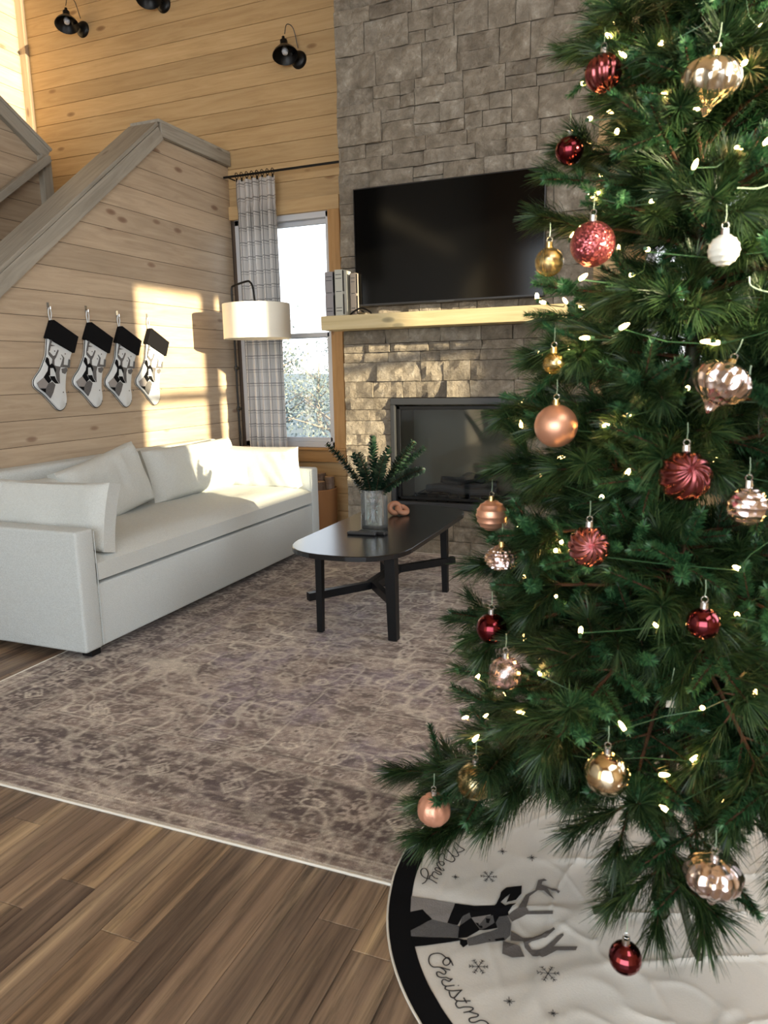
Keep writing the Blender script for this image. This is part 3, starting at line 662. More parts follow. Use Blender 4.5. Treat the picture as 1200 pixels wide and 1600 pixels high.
    hal = vnoise(wu, wv, 19, 41, 2); c = blend(c, dark, np.clip((hal-.60)*9, 0, 1)*.6); c = blend(c, light, np.clip((.38-hal)*9, 0, 1)*.5)
    patch = np.clip((vnoise(u, v, 2.6, 77, 2)-.35)*3.5, .25, 1)
    for e0 in (.05, .062, .128, .138, .372, .384, .462, .474): c = blend(c, cream, np.clip(1.2-np.abs(e-e0)/.0045, 0, 1)*.6)
    for e0 in (.132, .378, .468): c = blend(c, dark, np.clip(1.3-np.abs(e-e0)/.006, 0, 1)*.8)
    # wear: threads across the width, rubbed pale patches, speckle
    thr = vnoise(u*1.0, v*7, 9, 51, 3); worn = np.clip((vnoise(u, v, 2.2, 52, 3)-.45)*4, 0, 1)
    c = blend(c, light, np.clip((thr-.52)*3.2, 0, .6)*(.3+.6*worn)); c = blend(c, dark, np.clip((.44-thr)*3, 0, .5)*(1-worn*.6))
    sp = vnoise(u, v*1.5, 75, 53, 2); c = blend(c, cream, np.clip((sp-.60)*6, 0, 1)*.35); c = blend(c, dark, np.clip((.40-sp)*6, 0, 1)*.4)
    fd = (.45+.55*patch)*(.7+.6*vnoise(u, v*3, 30, 88, 2))
    c = blend(c, cream, np.clip(vine*.62*np.where(e > .47, 1, .6)*fd, 0, 1)); c = blend(c, light, np.clip(flo*.9*fd, 0, 1)); c = blend(c, dark, core_*.8); c = blend(c, cream, np.clip(loz*.7*fd, 0, 1))
    c = np.clip(c*(.86+.28*n3)[..., None]*1.3, 0, 1)
    c = blend(c, cream, (e < .012)*.75)
    zt = .009+.0012*(n2-.5)
    edge_drop = np.where(e < .004, .006, 0.); zz = zt-edge_drop
    V = np.stack([u+X0, v+Y0, zz], -1).reshape(-1, 3)
    idx = np.arange((nx+1)*(ny+1)).reshape(ny+1, nx+1)
    F = np.stack([idx[:-1, :-1], idx[:-1, 1:], idx[1:, 1:], idx[1:, :-1]], -1).reshape(-1, 4)
    me = bpy.data.meshes.new('rug'); me.vertices.add(len(V)); me.vertices.foreach_set('co', V.ravel()); me.loops.add(F.size); me.loops.foreach_set('vertex_index', F.ravel())
    me.polygons.add(len(F)); me.polygons.foreach_set('loop_start', np.arange(len(F))*4); me.polygons.foreach_set('loop_total', np.full(len(F), 4)); me.update(calc_edges=True)
    at = me.color_attributes.new('pile', 'FLOAT_COLOR', 'POINT'); cc = np.ones((len(V), 4)); cc[:, :3] = np.clip(c, 0, 1).reshape(-1, 3); at.data.foreach_set('color', cc.ravel())
    t = NT('worn_rug_pile'); a = t.n('Attribute', attribute_name='pile'); v_, _ = coords(t, (1, 1, 1), False)
    nn = t.n('TexNoise', Scale=260.0, Detail=3.0); t.l(v_, nn.inputs['Vector'])
    t.set(color=t.mix(1.0, a.outputs['Color'], t.ramp(nn.outputs[0], [(.3, .75), (.7, 1.2)]), 'MULTIPLY'), rough=.93, spec=.15, sheen=.1); t.bump(nn.outputs[0], .4, .004)
    me.materials.append(t.m)
    rug = link('area_rug', me, None, label='large worn brown and taupe patterned rug under the coffee table', category='rug')
    b = B(); P = [(X0, Y0), (X1, Y0), (X1, Y1), (X0, Y1)]
    for i in range(4):
        p, q = P[i], P[(i+1) % 4]; b.tube([(p[0], p[1], .005), (q[0], q[1], .005)], .0048, 6)
    b.obj('bound_edge', M['paper'], rug)
build_rug()

# ------------------------------------------------------------------ sofa
def soft(w_, h_, t_, nx=22, nz=20, seed=0, crown=.5, wr=.006, edge=.35, sag=0.0):
    """a stuffed cushion standing in XZ, thickness along Y"""
    V = []; F = []
    for s in (-1, 1):
        for j in range(nz+1):
            for i in range(nx+1):
                u = -1+2*i/nx; v = -1+2*j/nz
                uu = math.copysign(abs(u)**.85, u); vv = math.copysign(abs(v)**.85, v)
                pr = (max(0, 1-abs(uu)**5)*max(0, 1-abs(vv)**5))**crown
                x = uu*w_/2*(1-.035*(1-abs(vv)**2)*abs(uu)); z_ = vv*h_/2*(1-.05*(1-abs(uu)**2)*abs(vv))
                nn = mnoise.noise(Vector((x*5+seed, z_*5, seed*3.1+s)))*wr*2.6+(1-abs(mnoise.noise(Vector((x*9+seed, z_*5+seed, s))))*3)*wr*.9+mnoise.noise(Vector((x*22, z_*14+seed, s)))*wr*.6
                y = s*(t_/2*(edge+(1-edge)*pr) if (0 < i < nx and 0 < j < nz) else t_/2*edge*.85)+(nn*pr)
                V.append((x, y, z_-sag*(1-uu*uu)*max(0, vv)))
    N = (nx+1)*(nz+1); idx = lambda s, i, j: s*N+j*(nx+1)+i
    for s in (0, 1):
        for j in range(nz):
            for i in range(nx):
                q = (idx(s, i, j), idx(s, i+1, j), idx(s, i+1, j+1), idx(s, i, j+1)); F.append(q if s == 0 else q[::-1])
    for i in range(nx):
        F.append((idx(0, i+1, 0), idx(0, i, 0), idx(1, i, 0), idx(1, i+1, 0))); F.append((idx(0, i, nz), idx(0, i+1, nz), idx(1, i+1, nz), idx(1, i, nz)))
    for j in range(nz):
        F.append((idx(0, 0, j), idx(0, 0, j+1), idx(1, 0, j+1), idx(1, 0, j))); F.append((idx(0, nx, j+1), idx(0, nx, j), idx(1, nx, j), idx(1, nx, j+1)))
    return B().add(V, F)
def seam(w_, h_, y, r_=.004):
    P = [(-w_/2, y, -h_/2), (w_/2, y, -h_/2), (w_/2, y, h_/2), (-w_/2, y, h_/2), (-w_/2, y, -h_/2)]
    return P
sofa = thing('sofa', 'long off-white linen sofa against the plank wall', 'sofa', (-3.0, 3.65, 0))
SY0, SY1, SX0, SX1 = 2.46, 4.845, -3.50, -2.50
def S_(b, nm, mt=M['sofa'], par=None, **k):
    b.v = [(p[0]+3.0, p[1]-3.65, p[2]) for p in b.v]; return b.obj(nm, mt, par or sofa, **k)
def rbox(x0, x1, y0, y1, z0, z1, ch=.02, seg=3):
    bm = bmesh.new(); bmesh.ops.create_cube(bm, size=1)
    for q in bm.verts: q.co = Vector(((x0+x1)/2+q.co.x*(x1-x0), (y0+y1)/2+q.co.y*(y1-y0), (z0+z1)/2+q.co.z*(z1-z0)))
    bmesh.ops.bevel(bm, geom=bm.edges[:], offset=ch, segments=seg, profile=.5, affect='EDGES')
    bm.verts.index_update(); b = B().add([q.co[:] for q in bm.verts], [[l.index for l in f.verts] for f in bm.faces]); bm.free(); return b
S_(rbox(SX0+.02, SX1-.004, SY0+.10, SY1-.10, .052, .355, .012), 'base', smooth=True)
for y0, y1 in ((SY0, SY0+.112), (SY1-.112, SY1)):
    a_ = rbox(SX0, SX1, y0, y1, .05, .625, .014)
    S_(a_, 'arm', smooth=True)
S_(rbox(SX0, SX0+.16, SY0+.02, SY1-.02, .05, .825, .03), 'back', smooth=True)
for y0 in (SY0+.113, SY1-.113):   # piping down the arm fronts
    S_(B().tube([(SX1-.0012, y0, .06), (SX1-.0012, y0, .61)], .0022, 6), 'piping')
# seat cushion: crowned slab
nxs, nys = 14, 40; V = []; F = []
cx0, cx1, cy0, cy1 = SX0+.15, SX1+.012, SY0+.118, SY1-.118
for s in (0, 1):
    for j in range(nys+1):
        for i in range(nxs+1):
            u = i/nxs*2-1; v = j/nys*2-1; pr = (max(0, 1-abs(u)**4)*max(0, 1-abs(v)**10))**.42
            xx = (cx0+cx1)/2+u*(cx1-cx0)/2-(0.012 if abs(u) == 1 else 0)*(1 if u > 0 else -1); yy = (cy0+cy1)/2+v*(cy1-cy0)/2
            nn = mnoise.noise(Vector((xx*7, yy*5, 3)))*.006+mnoise.noise(Vector((xx*18, yy*9, 8)))*.003
            V.append((xx, yy, (.455+.062*pr+nn*pr) if s else (.362+.012*(1-pr))))
N = (nxs+1)*(nys+1); ix = lambda s, i, j: s*N+j*(nxs+1)+i
for s in (0, 1):
    for j in range(nys):
        for i in range(nxs): F.append((ix(s, i, j), ix(s, i+1, j), ix(s, i+1, j+1), ix(s, i, j+1)))
for i in range(nxs): F += [(ix(0, i, 0), ix(0, i+1, 0), ix(1, i+1, 0), ix(1, i, 0)), (ix(0, i, nys), ix(0, i+1, nys), ix(1, i+1, nys), ix(1, i, nys))]
for j in range(nys): F += [(ix(0, 0, j), ix(0, 0, j+1), ix(1, 0, j+1), ix(1, 0, j)), (ix(0, nxs, j), ix(0, nxs, j+1), ix(1, nxs, j+1), ix(1, nxs, j))]
S_(B().add(V, F), 'seat_cushion', M['cushion'], smooth=True)
for lx, ly in ((-2.56, 2.55), (-2.56, 4.76), (-3.42, 2.55), (-3.42, 4.76)):
    zf = .0105 if lx > -2.7 else 0.0
    S_(B().box(lx-.03, lx+.03, ly-.03, ly+.03, zf, .056, 0, .004), 'leg', M['blackwood'])
def cushion(label, cat, w_, h_, t_, loc, rz, lean, group, seed, roll=0, **k):
    b = soft(w_, h_, t_, seed=seed, **k)
    o = b.obj('cushion' if cat == 'cushion' else 'pillow', M['cushion'], None, smooth=True); o['label'] = label; o['category'] = cat; o['group'] = group
    # local Y = thickness; lean tips the top back
    o.matrix_world = Matrix.Translation(loc) @ Matrix.Rotation(rz, 4, 'Z') @ Matrix.Rotation(lean, 4, 'X') @ Matrix.Rotation(roll, 4, 'Y')
    return o
g_ = 'loose cushions on the sofa'
cushion('slumped back cushion at the near end of the sofa behind the arm pillow', 'cushion', .74, .36, .2, (-3.18, 2.97, .635), R(-90), R(12), g_, 3, wr=.012, sag=.03)
cushion('middle back cushion of the sofa with a raised outer corner', 'cushion', .66, .38, .19, (-3.11, 3.32, .675), R(-90), R(14), g_, 5, roll=R(10), wr=.008)
cushion('far back cushion of the sofa half lit by the sun', 'cushion', .98, .36, .2, (-3.15, 4.20, .67), R(-90), R(14), g_, 8, wr=.009)
cushion('box pillow leaning on the near arm of the sofa', 'pillow', .70, .33, .17, (-2.86, 2.70, .645), R(2), R(-14), g_, 11, wr=.006, edge=.55)
cushion('sunlit pillow leaning on the far arm of the sofa', 'pillow', .66, .29, .16, (-2.88, 4.63, .645), R(180), R(-8), g_, 14, wr=.008, edge=.55)

# ------------------------------------------------------------------ coffee table and what stands on it
ct = thing('coffee_table', 'black oval coffee table with crossed stretcher on the rug', 'table', (-1.5, 3.7, 0))
TZ = .462
def T_(b, nm, mt=M['blackwood'], **k):
    b.v = [(p[0]+1.5, p[1]-3.7, p[2]) for p in b.v]; return b.obj(nm, mt, ct, **k)
def oval(cx, cy, a, h, n=40, k=2.5):
    o = []
    for i in range(n):
        t = 2*math.pi*i/n; c_, s_ = math.cos(t), math.sin(t)
        ex = math.copysign(abs(c_)**(2/k), c_)*a; ey = math.copysign(abs(s_)**(2/k), s_)*a
        o.append((cx+ex, cy+ey+(h-a)*(1 if s_ > 0 else -1 if s_ < 0 else 0)))
    return o
ov = oval(-1.505, 3.715, .315, .70)
b = B()
V = []; n = len(ov)
for s_, z_ in ((.985, TZ-.028), (1, TZ-.024), (1, TZ-.003), (.994, TZ)): V += [(-1.505+(x+1.505)*s_, 3.715+(y-3.715)*s_, z_) for x, y in ov]
F = [tuple(range(3*n, 4*n)), tuple(range(n))[::-1]]+[(i+k*n, (i+1) % n+k*n, (i+1) % n+(k+1)*n, i+(k+1)*n) for i in range(n) for k in range(3)]
T_(b.add(V, F), 'table_top', M['tablematte'])
RZ = .0105
for lx, ly in ((-1.655, 3.19), (-1.275, 3.20), (-1.275, 4.05), (-1.655, 4.05)):
    sx_ = 1 if lx > -1.5 else -1
    leg = B(); q = {(-1, 0): .018, (1, 0): .027}.get((sx_, int(ly > 3.5)), .020); q2 = q*.82; ox = sx_*.008
    leg.add([(lx+a*(q2 if z_ < .1 else q)+(ox if z_ < .1 else 0), ly+c_*(q2 if z_ < .1 else q), z_) for z_ in (RZ, TZ-.027) for a, c_ in ((-1, -1), (1, -1), (1, 1), (-1, 1))],
            [(3, 2, 1, 0), (4, 5, 6, 7)]+[(i, (i+1) % 4, (i+1) % 4+4, i+4) for i in range(4)])
    T_(leg, 'leg')
def beam(pts, hw, z0, z1):
    P = [Vector((p[0], p[1])) for p in pts]; Lf = []; Rt = []
    for i, p in enumerate(P):
        d = (P[min(i+1, len(P)-1)]-P[max(i-1, 0)]).normalized(); nrm = Vector((-d.y, d.x)); Lf.append(p+nrm*hw); Rt.append(p-nrm*hw)
    V = [(q.x, q.y, z0) for q in Lf+Rt]+[(q.x, q.y, z1) for q in Lf+Rt]; k = len(P); F = []
    for i in range(k-1):
        F += [(i, i+1, k+i+1, k+i), (2*k+i, 3*k+i, 3*k+i+1, 2*k+i+1), (i, 2*k+i, 2*k+i+1, i+1), (k+i, k+i+1, 3*k+i+1, 3*k+i)]
    F += [(0, k, 3*k, 2*k), (k-1, 3*k-1, 4*k-1, 2*k-1)]
    return B().add(V, F)
T_(beam([(-1.71, 3.155), (-1.50, 3.44), (-1.50, 3.80), (-1.71, 4.09)], .017, .18, .22), 'stretcher')
T_(beam([(-1.27, 3.205), (-1.465, 3.44), (-1.465, 3.80), (-1.225, 4.085)], .017, .18, .22), 'stretcher')
# vase with eucalyptus
va = thing('glass_vase', 'clear cylinder vase on the coffee table holding greenery', 'vase', (-1.56, 3.68, TZ))
rr = .074
B().lathe([(0, .0), (rr-.004, .0), (rr, .006), (rr, .212), (rr-.003, .214), (rr-.005, .212), (rr-.005, .02), (0, .018)], 40).obj('glass', M['vaseglass'], va, smooth=True)
t = NT('vase_water'); tr_ = t.n('BsdfTransparent'); tr_.inputs[0].default_value = (.86, .92, .90, 1); gl_ = t.n('BsdfGlossy'); gl_.inputs[1].default_value = .05; mx_ = t.n('MixShader'); mx_.inputs[0].default_value = .08; t.l(tr_.outputs[0], mx_.inputs[1]); t.l(gl_.outputs[0], mx_.inputs[2]); t.l(mx_.outputs[0], t.t.nodes['Material Output'].inputs[0])
B().lathe([(0, .019), (rr-.007, .019), (rr-.007, .13), (0, .13)], 32).obj('water', t.m, va)
M['eucleaf'] = needle_mat('eucalyptus_leaf', (.010, .032, .022), (.020, .055, .038), (.10, .17, .11))
eu = random.Random(5)
leafm = mesh('leaf', [(0, 0, 0), (.007, -.010, .002), (.018, -.011, .004), (.026, 0, .003), (.018, .011, .004), (.007, .010, .002)], [(0, 1, 2, 3), (0, 3, 4, 5)], M['eucleaf'])
tips = [(-1.80, 3.60, .93), (-1.60, 3.78, .955), (-1.335, 3.72, .935), (-1.30, 3.80, .90), (-1.46, 3.60, .87), (-1.70, 3.72, .86), (-1.52, 3.82, .90), (-1.25, 3.62, .80), (-1.62, 3.62, .88)]
for si, tp in enumerate(tips):
    st = thing('eucalyptus_stem', 'x', 'greenery', (-1.56, 3.68, TZ), group='eucalyptus stems in the vase')
    st['label'] = ['eucalyptus stem leaning furthest left out of the vase', 'tallest upright eucalyptus stem in the vase', 'eucalyptus stem reaching up right in front of the fireplace', 'eucalyptus stem with pale sunlit leaves on the right', 'short eucalyptus stem at the front of the bunch', 'short eucalyptus stem between the left and centre ones', 'upright eucalyptus stem at the back of the bunch', 'low eucalyptus stem arching far right', 'upright eucalyptus stem just left of centre'][si]
    tv_ = Vector(tp)-Vector((-1.56, 3.68, TZ)); a = eu.random()*6.28; r0 = Vector((-.045*tv_.x/.3, -.03*tv_.y/.2, .022))
    rim = Vector((tv_.x*.22, tv_.y*.22, .205)); rim2 = Vector((rim.x, rim.y, 0)); 
    if rim2.length > .055: rim.x *= .055/rim2.length; rim.y *= .055/rim2.length
    pts = catmull([r0, (r0+rim)/2, rim, rim.lerp(tv_, .5)+Vector((0, 0, .02)), tv_], 8)
    b = B().tube(pts, .0022, 5); b.obj('stem', M['twig'], st)
    lb = B(); P = [Vector(p) for p in pts]; k0 = 10 if si != 3 else 14
    acc = 0
    for k in range(6, len(P)-1):
        d = (P[k+1]-P[k]); Ls = d.length; steps = max(1, int(Ls/.0075))
        for s_ in range(steps):
            q = P[k]+d*(s_/steps); inside = q.z < .19
            if inside and k % 3: continue
            fr_ = k/len(P); sc_ = (1.55 if fr_ < .75 else 1.55-(fr_-.75)*2.6)*(.7 if inside else 1)*eu.uniform(.85, 1.15)
            for a_ in (0, math.pi) if inside else (0, 2.1, 4.2):
                az = acc*1.2+a_+eu.uniform(-.3, .3); dn = d.normalized(); x_ = dn.orthogonal().normalized(); y_ = dn.cross(x_)
                out = (x_*math.cos(az)+y_*math.sin(az)+dn*.25).normalized(); side = dn.cross(out).normalized(); nrm = out.cross(side)
                lb.add([q+(out*v_[0]+side*v_[1]+nrm*v_[2])*sc_ for v_ in ((0, 0, 0), (.006, -.009, .002), (.016, -.010, .004), (.023, 0, .003), (.016, .010, .004), (.006, .009, .002))], [(0, 1, 2, 3), (0, 3, 4, 5)])
            acc += 1
    lb.obj('leaves', M['eucleaf'], st, fix=False, kind='stuff')
# remote controls
for i, (x, y, rz, lb_) in enumerate(((-1.545, 3.475, 4, 'black remote control lying nearest on the coffee table'), (-1.50, 3.515, -6, 'black remote control lying behind the other one by the vase'))):
    ro = thing('remote_control', lb_, 'remote', (x, y, TZ), (0, 0, R(rz)), 'remotes on the coffee table')
    B().box(-.08, .08, -.019, .019, 0, .017, 0, .005).obj('body', M['blackplastic'], ro)
    bb = B()
    for a in range(9):
        for c_ in (-1, 0, 1): bb.lathe([(0, .0005), (.0035, .0005), (.0035, 0), ], 8, (-.065+a*.015, c_*.010, .0175))
    bb.obj('buttons', M['darkgrey'], ro)
# wooden knot ornament
M['clay'] = plain('terracotta_wood', (.42, .20, .12), .5)
kn = thing('knot_ornament', 'small reddish wooden link ornament behind the vase', 'ornament', (-1.555, 4.04, TZ), (0, 0, R(25)))
for i, (c_, rot) in enumerate((((-.022, 0, .028), (R(62), 0, 0)), ((.022, 0, .026), (R(25), R(20), 0)))):
    b = B(); P = [(.030*math.cos(2*math.pi*k/20), .030*math.sin(2*math.pi*k/20), 0) for k in range(21)]
    b.tube(P, .0165, 10, caps=False); o = b.obj('ring', M['clay'], kn, c_, rot, smooth=True)
    bpy.context.view_layer.update()
    zmin = min((o.matrix_world @ v_.co).z for v_ in o.data.vertices); o.location.z += TZ-zmin+.0003

# ------------------------------------------------------------------ floor lamp
lp = thing('floor_lamp', 'black arc floor lamp with white drum shade behind the sofa corner', 'lamp', (-3.33, 5.10, 0))
B().lathe([(0, 0), (.12, 0), (.125, .008), (.12, .018), (.02, .022), (0, .022)], 32).obj('base', M['blackmetal'], lp, smooth=True)
B().tube([(0, 0, .02), (0, 0, 1.93)], .009, 10).obj('pole', M['blackmetal'], lp, smooth=True)
B().tube(catmull([(0, 0, 1.93), (.005, -.003, 1.975), (.03, -.01, 1.99), (.17, -.05, 2.01), (.21, -.062, 2.0), (.235, -.068, 1.96), (.25, -.072, 1.85)], 5), .008, 8).obj('arm', M['blackmetal'], lp, smooth=True)
for zk in (1.36, 1.04): B().tube([(-.012, 0, zk), (.03, 0, zk)], .012, 10).tube([(0, 0, zk-.02), (0, 0, zk+.02)], .014, 10).obj('knob', M['blackmetal'], lp)
b = B().lathe([(.255, -.128), (.255, .128), (.252, .128), (.252, -.128), (.255, -.128)], 56)
sh = b.obj('lamp_shade', M['lampshade'], lp, (.27, -.09, 1.705), smooth=True)
b = B()
for k in range(3): b.tube([(0, 0, .12), (.252*math.cos(k*2.1), .252*math.sin(k*2.1), .124)], .002, 5)
b.tube([(0, 0, .14), (0, 0, .03)], .012, 10); b.obj('spider_fitting', M['blackmetal'], sh)
B().lathe([(0, -.06), (.02, -.055), (.03, -.03), (.026, 0), (.014, .03), (0, .032)], 16).obj('light_bulb', M['paper'], sh, smooth=True)
B().tube(catmull([(.0, .012, .9), (.012, .02, .7), (.01, .03, .4), (.03, .04, .1), (.09, .05, .02)], 5), .003, 6).obj('cord', M['blackplastic'], lp)

# ------------------------------------------------------------------ curtains
def curtain(x0, x1, label, seed, zb=.06):
    rod_z = 2.868; yc = 5.385
    cu = thing('curtain', label, 'curtain', ((x0+x1)/2, yc, 0), group='checked curtains on the back wall')
    n = 130; nz = 36; V = []; UV = []; F = []; rs = random.Random(seed); ph = rs.random()*6
    L = 0; px, py = None, None; S = []
    for i in range(n+1):
        t_ = i/n; x = x0+(x1-x0)*t_; y = .030*math.sin(t_*math.pi*2*5.5+ph)+.010*math.sin(t_*math.pi*2*11+1)
        if px is not None: L += math.hypot(x-px, y-py)
        S.append((x, y, L)); px, py = x, y
    for j in range(nz+1):
        z_ = zb+(rod_z-.035-zb)*j/nz; f_ = 1 if j < nz*.94 else .55; q = 1-.18*(j/nz)**3*0
        for x, y, l_ in S:
            spread = 1+.06*(1-j/nz)
            V.append(((x-(x0+x1)/2)*spread, y*f_*(1+.25*math.sin(z_*2+x*9)), z_)); UV.append((l_, z_))
    for j in range(nz):
        for i in range(n): a = j*(n+1)+i; F.append((a, a+1, a+n+2, a+n+1))
    me = mesh('cloth', V, F, M['check'], True); uvl = me.uv_layers.new(name='cloth')
    uvl.data.foreach_set('uv', [c_ for lp_ in me.loops for c_ in UV[lp_.vertex_index]])
    link('cloth', me, cu)
    for k in range(8):
        xx = (x0-(x0+x1)/2)+.02+(x1-x0-.04)*k/7; P = [(xx, .022*math.sin(a*math.pi/6), rod_z+.0+.022*math.cos(a*math.pi/6)) for a in range(13)]
        B().tube(P, .003, 6, caps=False).box(xx-.006, xx+.006, -.004, .004, rod_z-.045, rod_z-.02).obj('ring', M['blackmetal'], cu)
    return cu
t = NT('check_cloth'); uv = t.n('UVMap', uv_map='cloth'); sp_ = t.n('SeparateXYZ'); t.l(uv.outputs[0], sp_.inputs[0])
def lines(src, per, wd, o_=0.0):
    q = t.math('MODULO', t.math('ADD', src, o_), per); return t.math('LESS_THAN', q, wd)
lx_ = t.math('MAXIMUM', lines(sp_.outputs[0], .095, .0085), lines(sp_.outputs[0], .095, .0040, .018)); lz_ = t.math('MAXIMUM', lines(sp_.outputs[1], .112, .0075), lines(sp_.outputs[1], .112, .0035, .018))
wv = t.n('TexNoise', Scale=500.0); 
t.set(color=t.mix(t.math('MULTIPLY', t.math('MAXIMUM', lx_, lz_), .85), (.70, .69, .68), (.045, .05, .06)), rough=.9, spec=.1); t.bump(wv.outputs[0], .1, .002)
tl = t.n('BsdfTranslucent'); tl.inputs[0].default_value = (.7, .68, .66, 1); mx = t.n('MixShader'); mx.inputs[0].default_value = .3; t.l(t.b.outputs[0], mx.inputs[1]); t.l(tl.outputs[0], mx.inputs[2]); t.l(mx.outputs[0], t.t.nodes['Material Output'].inputs[0])
M['check'] = t.m
curtain(-3.43, -3.06, 'checked white curtain hanging left of the window by the sofa', 1)
curtain(.30, .70, 'checked white curtain glimpsed through the tree at the right edge', 2)
rd = thing('curtain_rod', 'thin black curtain rod over the window left of the chimney', 'curtain rod', (-2.9, 5.385, 2.868), group='black curtain rods')
B().tube([(-.63, 0, 0), (.575, 0, 0)], .009, 10).obj('rod', M['blackmetal'], rd); B().tube([(-.60, 0, 0), (-.60, .115, 0)], .006).obj('bracket', M['blackmetal'], rd)
rd = thing('curtain_rod', 'thin black curtain rod right of the chimney behind the tree', 'curtain rod', (.15, 5.385, 2.868), group='black curtain rods')
B().tube([(-.7, 0, 0), (.62, 0, 0)], .009, 10).obj('rod', M['blackmetal'], rd); B().tube([(.58, 0, 0), (.58, .115, 0)], .006).obj('bracket', M['blackmetal'], rd)

# ------------------------------------------------------------------ wall sconces
sc0 = [(-4.93, 4.235, 'black barn wall light furthest left on the pine wall'), (-4.08, 4.27, 'black barn wall light at the top, middle of the three'), (-2.87, 3.665, 'black barn wall light nearest the chimney')]
for x, z_, lb_ in sc0:
    s_ = thing('wall_light', lb_, 'wall light', (x, YB, z_), group='black barn lights on the pine wall')
    b = B().lathe([(0, .028), (.045, .026), (.062, .012), (.065, 0), (0, 0)], 28); b.v = [(p[0], -p[2], p[1]) for p in b.v]; b.obj('backplate', M['blackmetal'], s_, smooth=True)
    B().tube(catmull([(0, -.02, .0), (0, -.07, .02), (0, -.12, .0)], 5), .009, 8).obj('arm', M['blackmetal'], s_, smooth=True)
    sh_ = B().lathe([(.022, .10), (.028, .095), (.028, .05), (.05, .035), (.085, -.005), (.098, -.03), (.095, -.032), (.082, -.005), (.045, .030), (.02, .045)], 32)
    so = sh_.obj('shade', M['blackmetal'], s_, (-.045, -.135, .015), (R(-16), R(-14), 0), smooth=True)
    B().lathe([(0, -.02), (.02, -.012), (.026, .008), (.02, .03), (.012, .045), (0, .046)], 14).obj('light_bulb', M['whitevinyl'], so, smooth=True)
    B().tube([(0, 0, .09), (0, 0, .13)], .012, 10).obj('cap', M['blackmetal'], so)
    B().tube(catmull([(-.045, -.13, .14), (-.035, -.11, .21), (.0, -.075, .19), (.01, -.03, .07)], 6), .0032, 6).obj('cord', M['darkgrey'], s_)

# ------------------------------------------------------------------ mantel books, leaf bookend
zt = 1.695
def book(x0, x1, y0, y1, h, cover, label, rz=0):
    bk = thing('book', label, 'book', ((x0+x1)/2, y0, zt), (0, 0, R(rz)), 'books standing on the mantel'); w_ = (x1-x0)/2; d_ = y1-y0
    B().box(-w_, -w_+.004, 0, d_, 0, h, 0, .001).box(w_-.004, w_, 0, d_, 0, h, 0, .001).box(-w_+.002, w_-.002, -.002, .004, 0, h, 0, .001).obj('cover', cover, bk)
    B().box(-w_+.005, w_-.005, .006, d_-.006, .004, h-.004).obj('pages', M['paper'], bk)
    b = B()
    for zz in (.03, .05, h*.52, h-.06, h-.035): b.box(-w_+.008, w_-.008, -.0032, -.0018, zz, zz+.004)
    b.obj('spine_lines', M['darkgrey'], bk)
    b = B()
    for s_ in (-1, 1): b.box(s_*w_-.0012, s_*w_+.0012, .0, .02, .01, h*.47).box(s_*w_-.0012, s_*w_+.0012, .0, .02, h*.53, h-.005)
    b.obj('painted_hinge_shadow', M['blackplastic'], bk)  # black strips stand in for shade along the cover hinges
cg = plain('grey_cloth_cover', (.24, .23, .24), .8); cs = plain('sage_cloth_cover', (.42, .42, .37), .8); cb = plain('taupe_cloth_cover', (.22, .19, .165), .8)
book(-2.345, -2.285, 4.755, 4.93, .295, cg, 'thick grey spined book at the left end of the mantel')
book(-2.272, -2.212, 4.755, 4.93, .305, cs, 'thick sage grey book second from the mantel end with sunlit cover')
book(-2.188, -2.143, 4.825, 4.868, .285, cb, 'taupe book beside the television, innermost on the mantel')
be = thing('leaf_sculpture', 'small black arched metal ornament beside the books on the mantel', 'ornament', (-2.11, 4.79, zt))
B().tube(catmull([(-.07, 0, .004), (-.03, 0, .03), (.02, 0, .045), (.07, 0, .025), (.095, 0, .004)], 6), [.004]+[.006]*23+[.004], 8).obj('arch', M['blackmetal'], be, smooth=True)
B().lathe([(0, .0), (.022, .004), (.03, .012), (.018, .026), (0, .03)], 16, (.02, -.01, 0)).obj('stone_inset', M['chrome'], be, smooth=True)

# ------------------------------------------------------------------ firewood basket
fb = thing('firewood_basket', 'round tan basket of split logs on the floor between sofa and chimney', 'basket', (-2.72, 5.22, 0))
t = NT('woven_tan'); v_, _ = coords(t, (1, 1, 1), False); wv_ = t.n('TexWave', Scale=60.0, Distortion=1.0); wv_.bands_direction = 'Z'; t.l(v_, wv_.inputs['Vector'])
t.set(color=t.mix(wv_.outputs[0], (.36, .17, .07), (.50, .26, .11)), rough=.7); t.bump(wv_.outputs[0], .3, .004)
B().lathe([(0, 0), (.16, 0), (.165, .02), (.172, .40), (.168, .405), (.162, .40), (.157, .02), (0, .02)], 40).obj('basket_body', t.m, fb, smooth=True)
M['bark'] = wood('log_bark', (.12, .075, .05), (.22, .15, .11), (.33, .25, .19), knots=False); M['logend'] = plain('cut_log_end', (.42, .28, .17), .85)
for i, (ax, ay, h, r_) in enumerate(((-.07, -.03, .46, .055), (.06, -.05, .44, .05), (.0, .08, .49, .05), (-.10, .07, .43, .04), (.10, .05, .47, .04))):
    lg = thing('firewood_log', ['thick log standing at the front left of the basket', 'log standing at the front right of the basket', 'tallest log at the back of the basket', 'thin log at the back left of the basket', 'thin log at the right rim of the basket'][i], 'log', (-2.72+ax, 5.22+ay, .021), group='logs in the basket')
    b = B().tube([(0, 0, 0), (.004, 0, h*.5), (.0, .004, h)], [r_, r_*1.03, r_*.97], 11); b.obj('bark', M['bark'], lg)
    B().lathe([(0, h+.002), (r_*.9, h+.002), (r_*.9, h-.004)], 11).obj('cut_end', M['logend'], lg)
